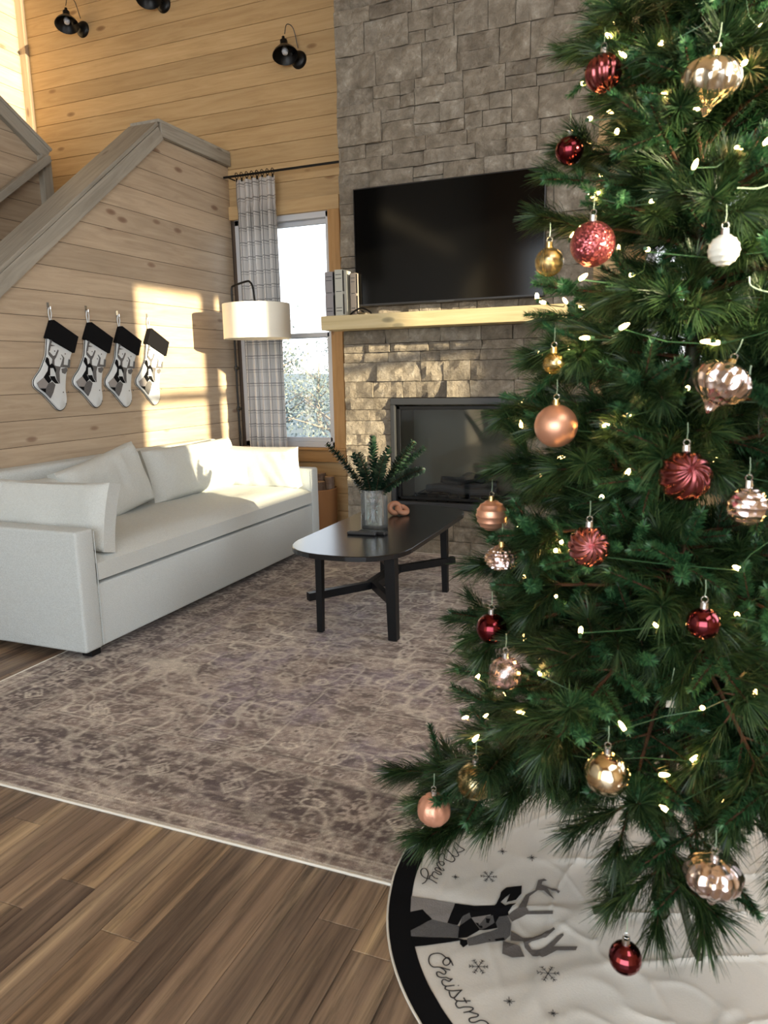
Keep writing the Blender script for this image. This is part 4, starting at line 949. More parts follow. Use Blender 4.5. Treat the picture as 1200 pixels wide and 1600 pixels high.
# ------------------------------------------------------------------ stockings
FELT = {'body': 'stockwhite', 'cuff': 'skirtblack', 'light': 'feltlight', 'tweed': 'felttweed', 'black': 'skirtblack', 'brown': 'felttweed'}
def shell(pts, k): return [(p[0], p[1]) for p in catmull([(a, b_, 0) for a, b_ in pts], k)]
first = None
for i, (y, z, lb_) in enumerate(((3.477, 1.724, 'leftmost christmas stocking, white with black cuff and deer design'), (3.783, 1.727, 'second christmas stocking from the left on the plank wall'), (4.061, 1.716, 'third christmas stocking from the left, just outside the sun patch'), (4.359, 1.716, 'rightmost christmas stocking hanging in the bright sun patch'))):
    st = thing('christmas_stocking', lb_, 'stocking', (XL, y, z), group='stockings on the plank wall')
    if first is None:
        first = st
        for nm, pts in STOCKING:
            if nm == 'body':
                p = shell(pts, 4); a = np.array(p); c_ = a.mean(0); V = []; F = []; n = len(p)
                for s_, d in ((1, .006), (1, .016), (.94, .026), (.55, .033)): V += [(d, c_[0]+(q[0]-c_[0])*s_, c_[1]+(q[1]-c_[1])*s_) for q in p]
                F = [(i_+k*n, (i_+1) % n+k*n, (i_+1) % n+(k+1)*n, i_+(k+1)*n) for i_ in range(n) for k in range(3)]+[tuple(range(3*n, 4*n)), tuple(range(n))[::-1]]
                B().add(V, F).obj('sock', M['stockwhite'], st, smooth=True)
                B().tube([(.016, q[0], q[1]) for q in p], .0028, 5).obj('piping', M['skirtblack'], st)
            elif nm == 'cuff': B().prism(pts, .004, .040, 'x').obj('cuff', M['skirtblack'], st)
            else:
                d = .0345 if nm != 'black' else .0355
                B().prism(pts, .030, d+.001*(len(pts) % 3)*.4, 'x').obj('applique', M[FELT[nm]], st)
        B().tube(catmull([(.012, -.012, -.075), (.012, -.018, -.03), (.012, -.008, .0), (.012, .004, -.03), (.012, -.004, -.075)], 5), .0035, 6).obj('hanging_loop', M['stockwhite'], st)
        B().box(.0, .004, -.016, .002, -.01, .03).tube(catmull([(.003, -.007, 0), (.02, -.007, -.012), (.022, -.007, .006)], 4), .002, 6).obj('hook', M['chrome'], st)
        dts = B()
        for a, b_ in ((.02, -.30), (-.02, -.255), (.055, -.50), (.03, -.57), (.06, -.27), (.015, -.50)): dts.add([(.034, a+.005*math.cos(k), b_+.005*math.sin(k)) for k in (0, 1.26, 2.5, 3.8, 5)], [(0, 1, 2, 3, 4)])
        dts.obj('snow_dots', M['felttweed'], st, fix=False)
    else:
        for ch in list(first.children):
            c_ = ch.copy(); C.objects.link(c_); c_.parent = st

# ------------------------------------------------------------------ tree skirt
SK = (.009, 1.683)
def hsk(x, y):
    """height of the cloth above the floor"""
    r_ = math.hypot(x-SK[0], y-SK[1])
    inr = max(0, min(1, (-2.69+2.69+ (x < -.2)*1.)*(y > 1.55)))
    base = .005+.0085*(1/(1+math.exp(-(y-1.56)*120)))*(1/(1+math.exp((x+.2)*120)))
    def ridge(ax, ay, seed, s): 
        q = mnoise.noise(Vector((x*ax+seed, y*ay, seed))); return max(0, 1-abs(q)*s)**3
    amp = .25+.75*min(1, max(0, (x+.36)/.18)); rim = min(1, max(0, (.655-r_)/.05))
    a_, b_ = x*.8+y*.6, -x*.6+y*.8
    h = (max(0, 1-abs(mnoise.noise(Vector((a_*2.2+.3, b_*7, 3.1))))*7)**2*.007+max(0, 1-abs(mnoise.noise(Vector((x*8+1, y*2.5, 9.7))))*8)**2*.006+max(0, 1-abs(mnoise.noise(Vector((b_*3, a_*9, 5.7))))*9)**2*.004+(mnoise.noise(Vector((x*4, y*4, 2)))+.5)*.006)*amp*rim
    return base+max(0, h)
def disc(r0, r1, nr, na, mat, name, par, dz=0.0, thick=None):
    V = []; F = []
    for j in range(nr+1):
        r_ = r0+(r1-r0)*j/nr
        for i in range(na):
            t_ = 2*math.pi*i/na; x, y = SK[0]+r_*math.cos(t_), SK[1]+r_*math.sin(t_); V.append((x-SK[0], y-SK[1], hsk(x, y)+dz))
    for j in range(nr):
        for i in range(na): F.append((j*na+i, (j+1)*na+i, (j+1)*na+(i+1) % na, j*na+(i+1) % na))
    return B().add(V, F).obj(name, mat, par, smooth=True, fix=False)
sk = thing('tree_skirt', 'round white tree skirt with black border, deer and lettering on the floor', 'tree skirt', (SK[0], SK[1], 0))
disc(.018, .604, 110, 240, M['skirt'], 'cloth', sk)
disc(.600, .655, 6, 240, M['skirtblack'], 'black_border', sk, .0012)
P = [(.6565*math.cos(2*math.pi*i/120), .6565*math.sin(2*math.pi*i/120), hsk(SK[0]+.655*math.cos(2*math.pi*i/120), SK[1]+.655*math.sin(2*math.pi*i/120))) for i in range(121)]
B().tube(P, .0028, 5, caps=False).obj('piping', M['paper'], sk)
def felt(poly, mat, nm, dz):
    bm = bmesh.new(); vs = [bm.verts.new((x, y, 0)) for x, y in poly]; bm.faces.new(vs); bmesh.ops.triangulate(bm, faces=bm.faces[:])
    for _ in range(2): bmesh.ops.subdivide_edges(bm, edges=bm.edges[:], cuts=1, use_grid_fill=True)
    for v_ in bm.verts: v_.co.z = hsk(v_.co.x, v_.co.y)+dz
    for f_ in bm.faces:
        if f_.normal.z < 0: f_.normal_flip()
    bm.verts.index_update(); b = B().add([(v_.co.x-SK[0], v_.co.y-SK[1], v_.co.z) for v_ in bm.verts], [[l.index for l in f_.verts] for f_ in bm.faces]); bm.free()
    return b.obj(nm, mat, sk, fix=False)
for i, (k, poly) in enumerate(DEER):
    felt(poly, M[{'light': 'feltlight', 'black': 'skirtblack', 'tweed': 'felttweed', 'brown': 'feltbrown'}[k]], 'deer_applique' if k != 'brown' else 'antler_applique', .0016+.00012*i)
def ribbon(b, pts, wd, dz=.0022):
    P = [Vector(p) for p in pts]; V = []
    for i, p in enumerate(P):
        d = (P[min(i+1, len(P)-1)]-P[max(i-1, 0)]); d = d.normalized() if d.length > 0 else Vector((1, 0, 0)); n_ = Vector((-d.y, d.x, 0))*wd/2
        for q in (p-n_, p+n_): V.append((q.x-SK[0], q.y-SK[1], hsk(q.x, q.y)+dz))
    b.add(V, [(2*i, 2*i+1, 2*i+3, 2*i+2) for i in range(len(P)-1)])
ink = plain('black_print', (.015, .014, .016), .7); ink.use_backface_culling = False
b = B()
for L_ in LETTERING[:7]: ribbon(b, catmull([(x, y, 0) for x, y in L_], 5), .0030)
b.obj('lettering_merry', ink, sk, fix=False)
b = B()
for L_ in LETTERING[7:]: ribbon(b, catmull([(x, y, 0) for x, y in L_], 5), .0030)
b.obj('lettering_christmas', ink, sk, fix=False)
for fx, fy, fr_, big in FLAKES+[(.09, 1.25, .022, 1), (.25, 1.45, .02, 1), (.05, 2.1, .022, 1), (-.25, 2.1, .02, 1)]:
    b = B(); n_ = 6 if big else 8; a0_ = .3
    for k in range(n_):
        t_ = a0_+2*math.pi*k/n_; l_ = fr_*(1 if big or k % 2 == 0 else .6); e_ = (fx+l_*math.cos(t_), fy+l_*math.sin(t_), 0)
        ribbon(b, [(fx, fy, 0), e_], .0017)
        if big:
            for q_ in (.5, .78):
                for s_ in (-1, 1):
                    c_ = (fx+l_*q_*math.cos(t_), fy+l_*q_*math.sin(t_), 0); ribbon(b, [c_, (c_[0]+l_*.28*math.cos(t_+s_*.85), c_[1]+l_*.28*math.sin(t_+s_*.85), 0)], .0014)
    b.obj('snowflake_print', ink, sk, fix=False)

# ------------------------------------------------------------------ christmas tree
TX, TY = .01, 1.68
prof_z = [0, .27, .53, .81, 1.05, 1.27, 1.55, 1.74, 1.91, 2.1, 2.35, 2.6]; prof_r = [.60, .60, .55, .46, .40, .375, .34, .295, .25, .19, .11, .02]
rad = lambda z: float(np.interp(z, prof_z, prof_r))
tree = thing('christmas_tree', 'tall slim artificial christmas tree with mixed pine needles, lit and decorated', 'christmas tree', (TX, TY, 0))
B().tube([(0, 0, .02), (0, 0, 1.6), (0, 0, 2.62)], [.016, .014, .008], 12).obj('trunk', M['trunk'], tree, smooth=True)
b = B()
for k in range(4):
    t_ = k*math.pi/2+.5; b.tube([(0, 0, .16), (.05*math.cos(t_), .05*math.sin(t_), .15), (.15*math.cos(t_), .15*math.sin(t_), .045), (.17*math.cos(t_), .17*math.sin(t_), .042)], .009, 8)
b.lathe([(.02, .05), (.024, .05), (.024, .26), (.02, .26)], 16); b.obj('stand', M['trunk'], tree)
rg = np.random.RandomState(12)
def needles(P, long_, nn, out):
    """P: polyline of a twig (k,3). adds needle blades to out list of (verts, mat)"""
    P = np.array(P); seg = np.linalg.norm(np.diff(P, axis=0), axis=1); cum = np.r_[0, np.cumsum(seg)]; L = cum[-1]
    s = L*rg.uniform(.12 if long_ else .05, 1, nn)**.85; k = np.clip(np.searchsorted(cum, s)-1, 0, len(seg)-1)
    base = P[k]+(P[k+1]-P[k])*((s-cum[k])/seg[k])[:, None]; d = (P[k+1]-P[k])/seg[k][:, None]
    a = np.cross(d, [0.1, .2, 1]); a /= np.linalg.norm(a, axis=1)[:, None]; c_ = np.cross(d, a); az = rg.uniform(0, 2*np.pi, nn)
    o = a*np.cos(az)[:, None]+c_*np.sin(az)[:, None]; side = -a*np.sin(az)[:, None]+c_*np.cos(az)[:, None]
    if long_: th = rg.uniform(.35, .85, nn); ln = rg.uniform(.045, .085, nn)*(1-.25*(s/L)); w_ = .00125
    else: th = rg.uniform(.65, 1.15, nn); ln = rg.uniform(.014, .022, nn)*(1.1-.35*(s/L)); w_ = .0015
    nd = d*np.cos(th)[:, None]+o*np.sin(th)[:, None]; tip = base+nd*ln[:, None]; tip[:, 2] -= (ln**2)*(1.6 if long_ else .5)
    mid = base+nd*ln[:, None]*.55+o*(ln*.03)[:, None]
    # needle blades: 3 rows, tapering
    V = np.stack([base-side*w_*.5, base+side*w_*.5, mid+side*w_*.62, tip+side*w_*.15, tip-side*w_*.15, mid-side*w_*.62], 1)
    out.append((V.reshape(-1, 3), nn))
def twig(P0, d, L, droop=0.0, k=6):
    d = np.array(d, float); d /= np.linalg.norm(d); pts = [np.array(P0, float)]
    for i in range(k):
        d2 = d+np.array([0, 0, -droop])*(i/k); d2 /= np.linalg.norm(d2); pts.append(pts[-1]+d2*L/k)
    return pts
def branch_variant(L, kind, droop):
    stem = B(); pine = []; fir = []
    main = twig((0, 0, 0), (1, 0, 0), L, droop, 10); stem.tube([tuple(p) for p in main], [.0038*(1-.6*i/10)+.0008 for i in range(11)], 6)
    M_ = np.array(main)
    def put(P, lg):
        stem.tube([tuple(p) for p in P], [.0019]*(len(P)-1)+[.0010], 5)
        if lg: needles(P, True, int(430*np.linalg.norm(P[-1]-P[0])/.16), pine)
        else: needles(P, False, int(430*np.linalg.norm(P[-1]-P[0])/.13), fir)
    n = max(4, int(L/.058)); 
    for i in range(n):
        s = .16+.76*i/(n-1); p = M_[int(s*10)]+(M_[min(10, int(s*10)+1)]-M_[int(s*10)])*(s*10-int(s*10))
        for sd in ((-1, 1) if i % 3 != 2 else (rg.choice([-1, 1]),)):
            az = sd*rg.uniform(.55, .95); el = rg.uniform(-.25, .45); ln = rg.uniform(.11, .17)*(1-.25*s)*(.75+.5*L)
            d = (math.cos(az)*math.cos(el), math.sin(az)*math.cos(el), math.sin(el)); lg = rg.rand() < kind
            put(twig(p, d, ln, .35 if lg else .1), lg)
        if rg.rand() < .5:
            put(twig(p, (rg.uniform(.3, .9), rg.uniform(-.4, .4), rg.choice([-.6, 1])*rg.uniform(.6, 1)), rg.uniform(.07, .11), .15), rg.rand() < kind*.7)
    put(M_[7:], rg.rand() < kind+.15); 
    e_ = M_[-1]; put(twig(e_, (1, 0, 0), .06, droop*.7), rg.rand() < kind+.15)
    smesh = bpy.data.meshes.new('branch'); smesh.from_pydata(stem.v, [], stem.f); smesh.materials.append(M['twig']); smesh.update()
    V = []; mi = []
    for lst, m_ in ((pine, 0), (fir, 1)):
        for v_, c_ in lst: V.append(v_); mi += [m_]*(c_*2)
    V = np.concatenate(V); nn = len(V)//6; a = np.arange(nn)*6
    F = np.stack([np.stack([a, a+1, a+2, a+5], 1), np.stack([a+5, a+2, a+3, a+4], 1)], 1).reshape(-1, 4)
    me = bpy.data.meshes.new('needles'); me.vertices.add(len(V)); me.vertices.foreach_set('co', V.ravel()); me.loops.add(F.size); me.loops.foreach_set('vertex_index', F.ravel().astype(np.int32))
    me.polygons.add(len(F)); me.polygons.foreach_set('loop_start', np.arange(len(F))*4); me.polygons.foreach_set('loop_total', np.full(len(F), 4)); me.materials.append(M['pineneedle']); me.materials.append(M['firneedle'])
    me.polygons.foreach_set('material_index', np.array(mi, dtype=np.int32)); me.update(calc_edges=True)
    return smesh, me
VAR = {}
for L in (.54, .44, .34, .22): VAR[L] = [branch_variant(L-.07, kd, dr) for kd, dr in ((.7, .5), (.2, .25), (.55, .15), (.35, .7), (.8, .3))]
print('needle tris', sum(len(v_[1].polygons)*2 for q in VAR.values() for v_ in q))
def add_branch(z, az, L, el, roll, var, sc_=1.0):
    key = min(VAR, key=lambda q: abs(q-L)); sm, nm_ = VAR[key][var % 5]; s_ = L/key*sc_
    o = bpy.data.objects.new('branch', sm); C.objects.link(o); o.parent = tree
    o.matrix_local = Matrix.Translation((.012*math.cos(az), .012*math.sin(az), z)) @ Matrix.Rotation(az, 4, 'Z') @ Matrix.Rotation(-el, 4, 'Y') @ Matrix.Rotation(roll, 4, 'X') @ Matrix.Scale(s_, 4)
    q = bpy.data.objects.new('needles', nm_); q['kind'] = 'stuff'; C.objects.link(q); q.parent = o
rb = random.Random(21); z = .36; k = 0; nb = 0
while z < 2.5:
    Lr = rad(z+.02); n = int(4+Lr*12.6); 
    for i in range(n):
        az = 2*math.pi*(i+.5*(k % 2)+rb.uniform(-.22, .22))/n; el = R(np.interp(z, [.3, 1.0, 1.8, 2.4], [2, 12, 24, 45]))+rb.uniform(-.13, .13)
        zz = z+rb.uniform(-.035, .035); L = rad(zz+.1)*rb.uniform(.88, 1.04)
        if zz < .70 and math.cos(az+math.pi/2) > (.25 if zz > .5 else -.1): continue
        if zz < .44 and math.cos(az-math.pi) < .3: continue
        add_branch(zz, az, L/max(.72, math.cos(el)), el, rb.uniform(-.5, .5), rb.randrange(5)); nb += 1
    z += .098 if z < 1.4 else .085; k += 1
# inner filler sprays close to the trunk keep the core dark and dense
z = .42
while z < 2.3 and nb < 288:
    for i in range(7 if z < .8 else 3):
        add_branch(z, rb.uniform(0, 6.28), rad(z)*.55, rb.uniform(.2, .8), rb.uniform(-1, 1), rb.randrange(5)); nb += 1
    z += .13
# low branches that hang toward the camera
for az, z_, L, el, v_ in ((-91, .66, .60, -.30, 0), (-98, .70, .58, -.22, 1), (-83, .70, .62, -.27, 3), (-66, .68, .62, -.2, 1), (-48, .66, .62, -.16, 0), (-72, .76, .60, -.22, 2), (-112, .78, .56, -.12, 1), (-60, .70, .60, -.2, 0), (-178, .34, .66, .0, 4), (-158, .40, .62, -.08, 0), (-145, .50, .60, -.10, 2), (-130, .66, .58, -.10, 4),
                          (-172, .74, .50, .02, 2), (-150, .80, .48, .08, 0), (-164, .90, .46, .05, 4), (-142, .96, .44, .10, 2), (-175, 1.04, .42, .08, 0), (-155, 1.10, .41, .12, 4), (-168, 1.20, .385, .12, 2)):
    add_branch(z_, R(az), L, el, 0, v_); nb += 1
print('branches', nb)

# string lights
sl_ = thing('string_lights', 'warm mini string lights wound through the christmas tree', 'string lights', (TX, TY, 0))
bm_ = B().lathe([(0, .012), (.0018, .010), (.0036, .004), (.0036, -.004), (.002, -.007), (0, -.008)], 8); bulb = mesh('bulb', bm_.v, bm_.f, M['bulb'], True)
sm_ = B().lathe([(0, -.016), (.003, -.016), (.0035, -.007), (.0, -.006)], 8); socket = mesh('socket', sm_.v, sm_.f, M['greenwire'])
rl = random.Random(9); path = []; nbul = 290
for i in range(nbul):
    t_ = i/(nbul-1); z = .30+2.15*t_**.9; az = t_**.85*2*math.pi*17+rl.uniform(-.2, .2); r_ = rad(z)*rl.uniform(.66, .97)
    fz = .36+.13*max(0, math.cos(az+math.pi/2)+.35)
    if z < fz: z = fz+rl.uniform(0, .14)
    p = Vector((r_*math.cos(az), r_*math.sin(az), z+rl.uniform(-.03, .03))); path.append(p)
    rot = (rl.uniform(-1.6, 1.6), rl.uniform(-1.6, 1.6), 0)
    bo = link('bulb', bulb, sl_, p, rot); link('socket', socket, bo)
wp = []
for i, p in enumerate(path):
    wp.append(p-Vector((0, 0, .004)))
    if i < len(path)-1: q = (p+path[i+1])/2; wp.append(q*.93+Vector((0, 0, q.z*.07-.012)))
B().tube(wp, .0011, 4).obj('wire', M['greenwire'], sl_, fix=False)
for p, q, r_ in (((.02, -.36, 1.30), (.085, -.35, 1.30), .04), ((.075, -.32, 1.44), (.14, -.30, 1.43), .02), ((.05, -.30, 1.58), (.12, -.27, 1.62), .02)):
    mid_ = Vector(((p[0]+q[0])/2, (p[1]+q[1])/2, (p[2]+q[2])/2-r_)); B().tube(catmull([p, (p[0]*.85+mid_.x*.15, p[1]*.85+mid_.y*.15, p[2]*.4+mid_.z*.6), mid_, (q[0]*.85+mid_.x*.15, q[1]*.85+mid_.y*.15, q[2]*.4+mid_.z*.6), q], 6), .0012, 5).obj('wire_loop', M['palewire'], sl_, label='pale green loop of light wire')
# plug connectors and tag deep in the tree
tg = thing('paper_tag', 'small printed paper tag hanging from the light cord inside the tree', 'tag', (.005, 1.36, .70), (0, 0, R(10)))
B().box(-.009, .009, -.0004, .0004, -.013, .0).obj('tag', M['paper'], tg)
B().tube([(0, 0, 0), (-.002, .0, .03), (.004, .01, .06)], .0008, 4).obj('string', M['palewire'], tg)

# ------------------------------------------------------------------ tree ornaments
def metal(name, col, rough=.2, bump=None, metal_=1.0):
    t = NT(name); t.set(color=col, rough=rough, metal=metal_)
    if bump:
        v_, _ = coords(t, (1, 1, 1), False)
        if bump[0] == 'vor': n_ = t.n('TexVoronoi', Scale=float(bump[1])); t.l(v_, n_.inputs['Vector']); t.bump(n_.outputs['Distance'], bump[2], .004)
        else: n_ = t.n('TexNoise', Scale=float(bump[1]), Detail=3.0); t.l(v_, n_.inputs['Vector']); t.bump(n_.outputs[0], bump[2], .004)
    return t.m
def glitter(name, col):
    t = NT(name); v_, _ = coords(t, (1, 1, 1), False); n_ = t.n('TexVoronoi', Scale=420.0); t.l(v_, n_.inputs['Vector'])
    sc__ = t.n('SeparateColor'); t.l(n_.outputs['Color'], sc__.inputs[0])
    t.set(color=t.mix(sc__.outputs[0], tuple(x*.55 for x in col), tuple(min(1, x*1.5) for x in col)), rough=.28, metal=.85)
    vm = t.n('VectorMath', operation='SUBTRACT'); t.l(n_.outputs['Color'], vm.inputs[0]); vm.inputs[1].default_value = (.5, .5, .5)
    ge = t.n('NewGeometry'); vs = t.n('VectorMath', operation='SCALE'); t.l(vm.outputs[0], vs.inputs[0]); vs.inputs['Scale'].default_value = .9
    va_ = t.n('VectorMath', operation='ADD'); t.l(ge.outputs['Normal'], va_.inputs[0]); t.l(vs.outputs[0], va_.inputs[1]); vn = t.n('VectorMath', operation='NORMALIZE'); t.l(va_.outputs[0], vn.inputs[0]); t.l(vn.outputs[0], t.b.inputs['Normal'])
    return t.m
def crackle(name, tint, metalcol):
    """clear ball with mercury flecks"""
    t = NT(name); v_, _ = coords(t, (1, 1, 1), False); n_ = t.n('TexNoise', Scale=55.0, Detail=5.0, Roughness=.7); t.l(v_, n_.inputs['Vector'])
    t.set(color=metalcol, metal=1.0, rough=.16); t.bump(n_.outputs[0], .5, .004)
    tr2 = t.n('BsdfTransparent'); tr2.inputs[0].default_value = (*tint, 1); mx2 = t.n('MixShader'); t.l(t.ramp(n_.outputs[0], [(.47, .18), (.60, 1)]), mx2.inputs[0])
    t.l(tr2.outputs[0], mx2.inputs[1]); t.l(t.b.outputs[0], mx2.inputs[2]); t.l(mx2.outputs[0], t.t.nodes['Material Output'].inputs[0]); return t.m
OM = {'burg': metal('burgundy_gloss', (.15, .022, .03), .12), 'rose': metal('rose_gloss', (.52, .19, .20), .2), 'rosedark': metal('dusty_rose_gloss', (.30, .085, .09), .2),
      'peach': metal('peach_satin', (.80, .40, .27), .42, ('noise', 90, .35), .6), 'rosegold': metal('rose_gold_frost', (.80, .42, .28), .38, ('noise', 40, .12), .75),
      'glit': glitter('rose_glitter', (.45, .11, .12)), 'white': plain('pearl_white', (.80, .80, .72), .35), 'gold': crackle('gold_crackle', (.9, .85, .65), (.85, .68, .36)),
      'silver': crackle('silver_rose_crackle', (.95, .88, .86), (.85, .70, .66)), 'mercury': metal('mercury_silver_gold', (.85, .72, .50), .12, ('vor', 45, .5)), 'turnip': metal('silver_rose_foil', (.80, .68, .66), .22, ('vor', 75, .9)),
      'turnipgold': metal('silver_gold_foil', (.80, .74, .62), .2, ('vor', 60, .8)), 'disco': metal('burgundy_facets', (.20, .04, .05), .08)}
def sphere(r_, n=40, fn=None, facet=False):
    V = []; F = []; m_ = n//2
    for j in range(m_+1):
        th = math.pi*j/m_
        for i in range(n):
            ph = 2*math.pi*i/n; q = r_*(1+(fn(th, ph) if fn else 0)); V.append((q*math.sin(th)*math.cos(ph), q*math.sin(th)*math.sin(ph), q*math.cos(th)))
    for j in range(m_):
        for i in range(n): F.append((j*n+i, (j+1)*n+i, (j+1)*n+(i+1) % n, j*n+(i+1) % n))
    return B().add(V, F)
ORN = [
 ((-.166, 1.491, 1.821), .031, 'swirl', 'rosedark', 'chrome', (0, -25, 0), 'burgundy swirl ball at the top left edge of the tree'),
 ((.012, 1.360, 1.738), .0433, 'turnip', 'turnipgold', 'goldcap', (10, 8, 0), 'silver and gold turnip shaped ornament, highest large one on the tree'),
 ((-.225, 1.509, 1.703), .0264, 'plain', 'burg', 'chrome', (0, 0, 0), 'dark red ball half hidden behind needles beside the top corner of the television'),
 ((-.163, 1.385, 1.513), .0382, 'plain', 'glit', 'chrome', (0, 0, 0), 'rose red glittered ball level with the television'),
 ((-.252, 1.471, 1.500), .0267, 'plain', 'gold', 'goldcap', (0, 0, 0), 'small clear gold flecked ball beside the red glitter ball'),
 ((.044, 1.310, 1.476), .0235, 'ribbed', 'white', 'chrome', (0, 0, 0), 'small pearl white ribbed ball at the right of the tree'),
 ((-.231, 1.421, 1.311), .0204, 'plain', 'gold', 'goldcap', (0, 0, 0), 'tiny gold flecked ball just under the mantel end'),
 ((-.217, 1.375, 1.198), .0391, 'plain', 'rosegold', 'goldcap', (0, 0, 0), 'frosted rose gold ball before the fireplace corner'),
 ((.051, 1.290, 1.271), .0435, 'turnip', 'turnip', 'goldcap', (-14, 22, 0), 'fluted pinkish silver ornament in front of the right window'),
 ((.006, 1.265, 1.128), .0400, 'swirl', 'rosedark', 'chrome', (60, 30, 0), 'burgundy ball with diagonal ridges, larger one at mid height right'),
 ((-.142, 1.285, .997), .0349, 'swirl', 'rose', 'chrome', (75, 25, 10), 'pink ball with pinwheel ridges at mid height'),
 ((-.380, 1.554, .989), .0337, 'ribbed', 'rosegold', 'goldcap', (0, 0, 0), 'coppery ball behind needles beside the coffee table'),
 ((-.327, 1.426, .925), .0350, 'cone', 'turnip', 'goldcap', (0, 0, 0), 'silver pink pine cone shaped ornament with gold cap'),
 ((-.338, 1.389, .790), .0310, 'plain', 'burg', 'chrome', (0, 0, 0), 'dark burgundy ball mostly covered by needles over the rug'),
 ((-.289, 1.300, .737), .0318, 'plain', 'silver', 'chrome', (0, 0, 0), 'silver rose crackle ball under the burgundy one at the left'),
 ((.045, 1.225, .898), .0261, 'plain', 'disco', 'chrome', (0, 0, 0), 'small glossy burgundy ball at the right of the tree above the tag'),
 ((-.087, 1.150, .652), .0363, 'plain', 'mercury', 'chrome', (0, 0, 0), 'mirrored gold and silver ball above the deer antlers'),
 ((-.329, 1.235, .541), .0353, 'plain', 'gold', 'chrome', (0, 0, 0), 'clear ball with gold foil beside the peach ball'),
 ((-.441, 1.322, .405), .0346, 'ribbed2', 'peach', 'chrome', (0, 0, 0), 'peach satin ball hanging lowest left over the rug edge'),
 ((.077, 1.110, .533), .0418, 'turnip', 'turnip', 'chrome', (0, 0, 0), 'rose silver turnip ornament with pointed tip above the skirt'),
 ((-.043, 1.085, .376), .0258, 'facet', 'disco', 'chrome', (0, 0, 0), 'burgundy faceted ball hanging lowest over the skirt'),
 ((.099, 1.270, 1.083), .0309, 'ribbed', 'turnip', 'chrome', (40, 0, 0), 'pale silver ribbed ball at the right edge of the frame')]
for p, r_, kind, mt_, cap, rot, lb_ in ORN:
    o = thing('bauble' if kind not in ('turnip', 'cone') else 'drop_ornament', lb_, 'ornament', p, tuple(R(a) for a in rot) if kind in ('turnip', 'cone') else (0, 0, 0), group='ornaments on the christmas tree')
    top = r_; brot = tuple(R(a) for a in rot) if kind == 'swirl' else (0, 0, 0)
    if kind == 'swirl': b = sphere(r_, 96, lambda th, ph: .045*math.cos(12*ph+5*th)*math.sin(th)**.5)
    elif kind == 'ribbed': b = sphere(r_, 48, lambda th, ph: .03*math.cos(th*16))
    elif kind == 'ribbed2': b = sphere(r_, 80, lambda th, ph: .018*math.cos(10*ph)*math.sin(th)+(.012*math.cos(30*ph)*math.cos(th*26) if 1.1 < th < 2.2 else 0))
    elif kind == 'facet': b = sphere(r_, 24)
    elif kind == 'cone': b = B().lathe([(0, r_*.8), (r_*.35, r_*.78)]+[(r_*(1-.04*(k % 2)*3)*math.sin(math.pi*(.22+.70*k/16)), r_*.7*math.cos(math.pi*(.18+.70*k/16))) for k in range(17)]+[(0, -r_*.75)], 40, flute=(14, .05)); top = r_*.8
    elif kind == 'turnip':
        pr = [(0, .78), (.30, .78), (.55, .72), (.82, .55), (.98, .28), (1.0, .05), (.93, -.18), (.74, -.42), (.46, -.62), (.26, -.78), (.14, -.98), (.05, -1.12), (0, -1.14)]
        pr = [(q[0]*r_, q[1]*r_) for q in pr]; pr = [(max(0, q[0]), q[1]) for q in catmull([(a, b_, 0) for a, b_ in pr], 3)]
        b = B().lathe(pr, 72, flute=(12, .045)); top = r_*.78
    else: b = sphere(r_, 44)
    b.obj('ball' if kind not in ('turnip', 'cone') else 'body', OM[mt_], o, rot=brot, smooth=kind != 'facet')
    cp = B().lathe([(0, top+.009), (.006, top+.009), (.0065, top-.002), (0, top-.002)], 14).obj('cap', M[cap], o)
    B().tube([(.005*math.sin(a), 0, top+.0135+.005*math.cos(a)) for a in [k*math.pi/6 for k in range(13)]], .0007, 5, caps=False).obj('wire_ring', M['chrome'], o)
    B().tube([(0, 0, top+.018), (.001, 0, top+.03), (0, .004, top+.045)], .0006, 4).obj('hanging_thread', M['palewire'], o)

# ------------------------------------------------------------------ outdoors
t = NT('dry_grass'); v_, _ = coords(t, (1, 1, 1), False); n_ = t.n('TexNoise', Scale=.8, Detail=6.0); t.l(v_, n_.inputs['Vector'])
t.set(color=t.ramp(n_.outputs[0], [(.35, (.10, .13, .13)), (.55, (.18, .19, .17)), (.7, (.14, .17, .16))]), rough=.95)
V = []; F = []; gx, gy = 40, 30
for j in range(gy+1):
    for i in range(gx+1):
        x = -45+80*i/gx; y = YB+.25+60*(j/gy)**1.5; V.append((x, y, -1.1+.5*mnoise.noise(Vector((x*.08, y*.08, 0)))+.045*(y-6)))
for j in range(gy):
    for i in range(gx): F.append((j*(gx+1)+i, j*(gx+1)+i+1, (j+1)*(gx+1)+i+1, (j+1)*(gx+1)+i))
B().add(V, F).obj('ground', t.m, kind='structure', smooth=True)
M['outleaf'] = needle_mat('hazy_tint_foliage', (.10, .13, .15), (.15, .19, .20), (.24, .25, .22)); M['outbark'] = plain('grey_bark', (.22, .19, .16), .9)  # the bluish tone of hazy air is put into the leaf colours
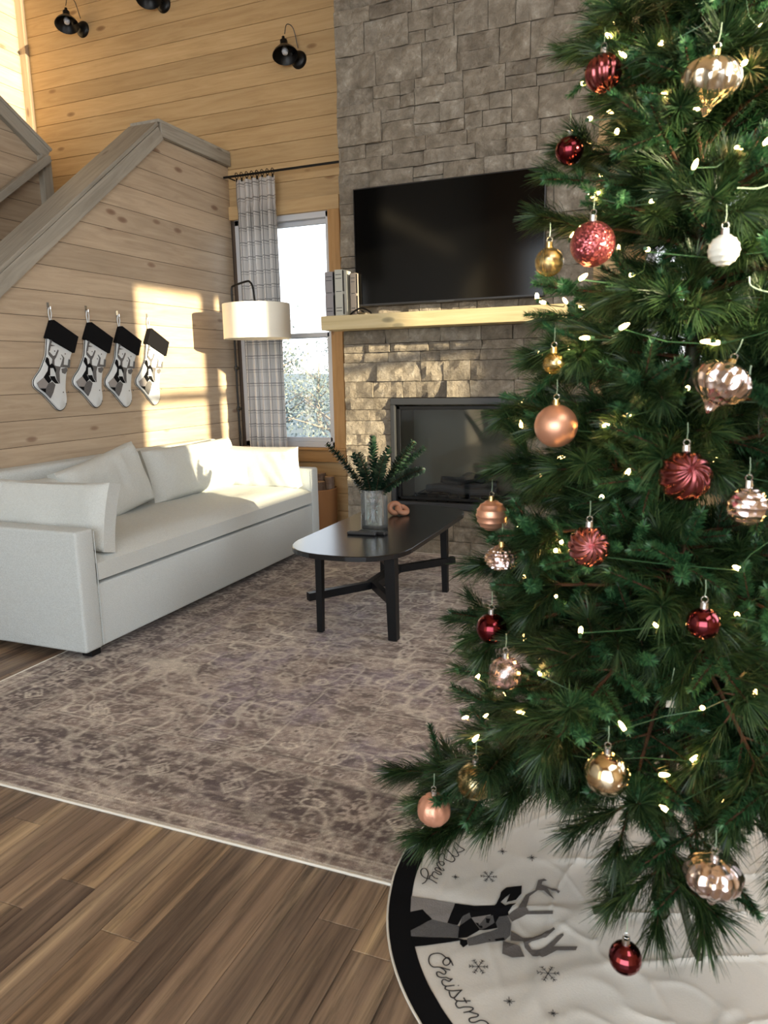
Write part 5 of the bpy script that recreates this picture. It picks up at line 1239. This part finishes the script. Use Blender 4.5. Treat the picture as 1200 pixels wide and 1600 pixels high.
ro_ = random.Random(31)
def tree_mesh(seed, h, cw, nl):
    rs = random.Random(seed); b = B().tube([(0, 0, 0), (.1, 0, h*.4), (0, .1, h*.95)], [.14, .09, .02], 7)
    lv = B()
    for k in range(16):
        a = rs.uniform(0, 6.28); z0 = h*rs.uniform(.2, .85); L = cw*(1.1-z0/h)*rs.uniform(.6, 1.1)+.3; e_ = Vector((L*math.cos(a), L*math.sin(a), z0+L*rs.uniform(.3, .7)))
        b.tube([(0, 0, z0), tuple(e_*.5+Vector((0, 0, z0*.5))), tuple(e_)], [.04, .025, .01], 5)
        for _ in range(nl//16):
            q = Vector((0, 0, z0)).lerp(e_, rs.uniform(.35, 1.1))+Vector((rs.gauss(0, .28), rs.gauss(0, .28), rs.gauss(0, .25))); s_ = rs.uniform(.03, .06)
            u_ = Vector((rs.gauss(0, 1), rs.gauss(0, 1), rs.gauss(0, 1))).normalized(); w_ = u_.orthogonal().normalized()
            lv.add([q-u_*s_, q+w_*s_*.6, q+u_*s_, q-w_*s_*.6], [(0, 1, 2, 3)])
    return mesh('wood', b.v, b.f, M['outbark']), mesh('foliage', lv.v, lv.f, M['outleaf'])
tm = [tree_mesh(s_, h, c_, 1500) for s_, h, c_ in ((1, 4.0, 1.3), (2, 4.6, 1.4), (3, 3.0, 1.6))]
spots = [(-8.2, 14), (-10.4, 16.5), (-12.6, 18.5), (-7.4, 25), (-14.5, 22), (-11.2, 22), (-6.5, 18), (-16.5, 25), (-6.6, 13.5), (-12.9, 27), (1.0, 15), (3.4, 19), (-.8, 21), (1.8, 27), (5.5, 15), (-3, 17)]
for i, (x, y) in enumerate(spots):
    o = thing('garden_tree', 'pale hazy tree growing outside beyond the windows', 'tree', (x, y, -1.1+.045*(y-6)-.2), (0, 0, ro_.uniform(0, 6)), 'hazy trees outside')
    w_, l_ = tm[i % 3]; s_ = ro_.uniform(.75, 1.05); o.scale = (s_, s_, s_); link('trunk', w_, o); q = link('foliage', l_, o); q['kind'] = 'stuff'
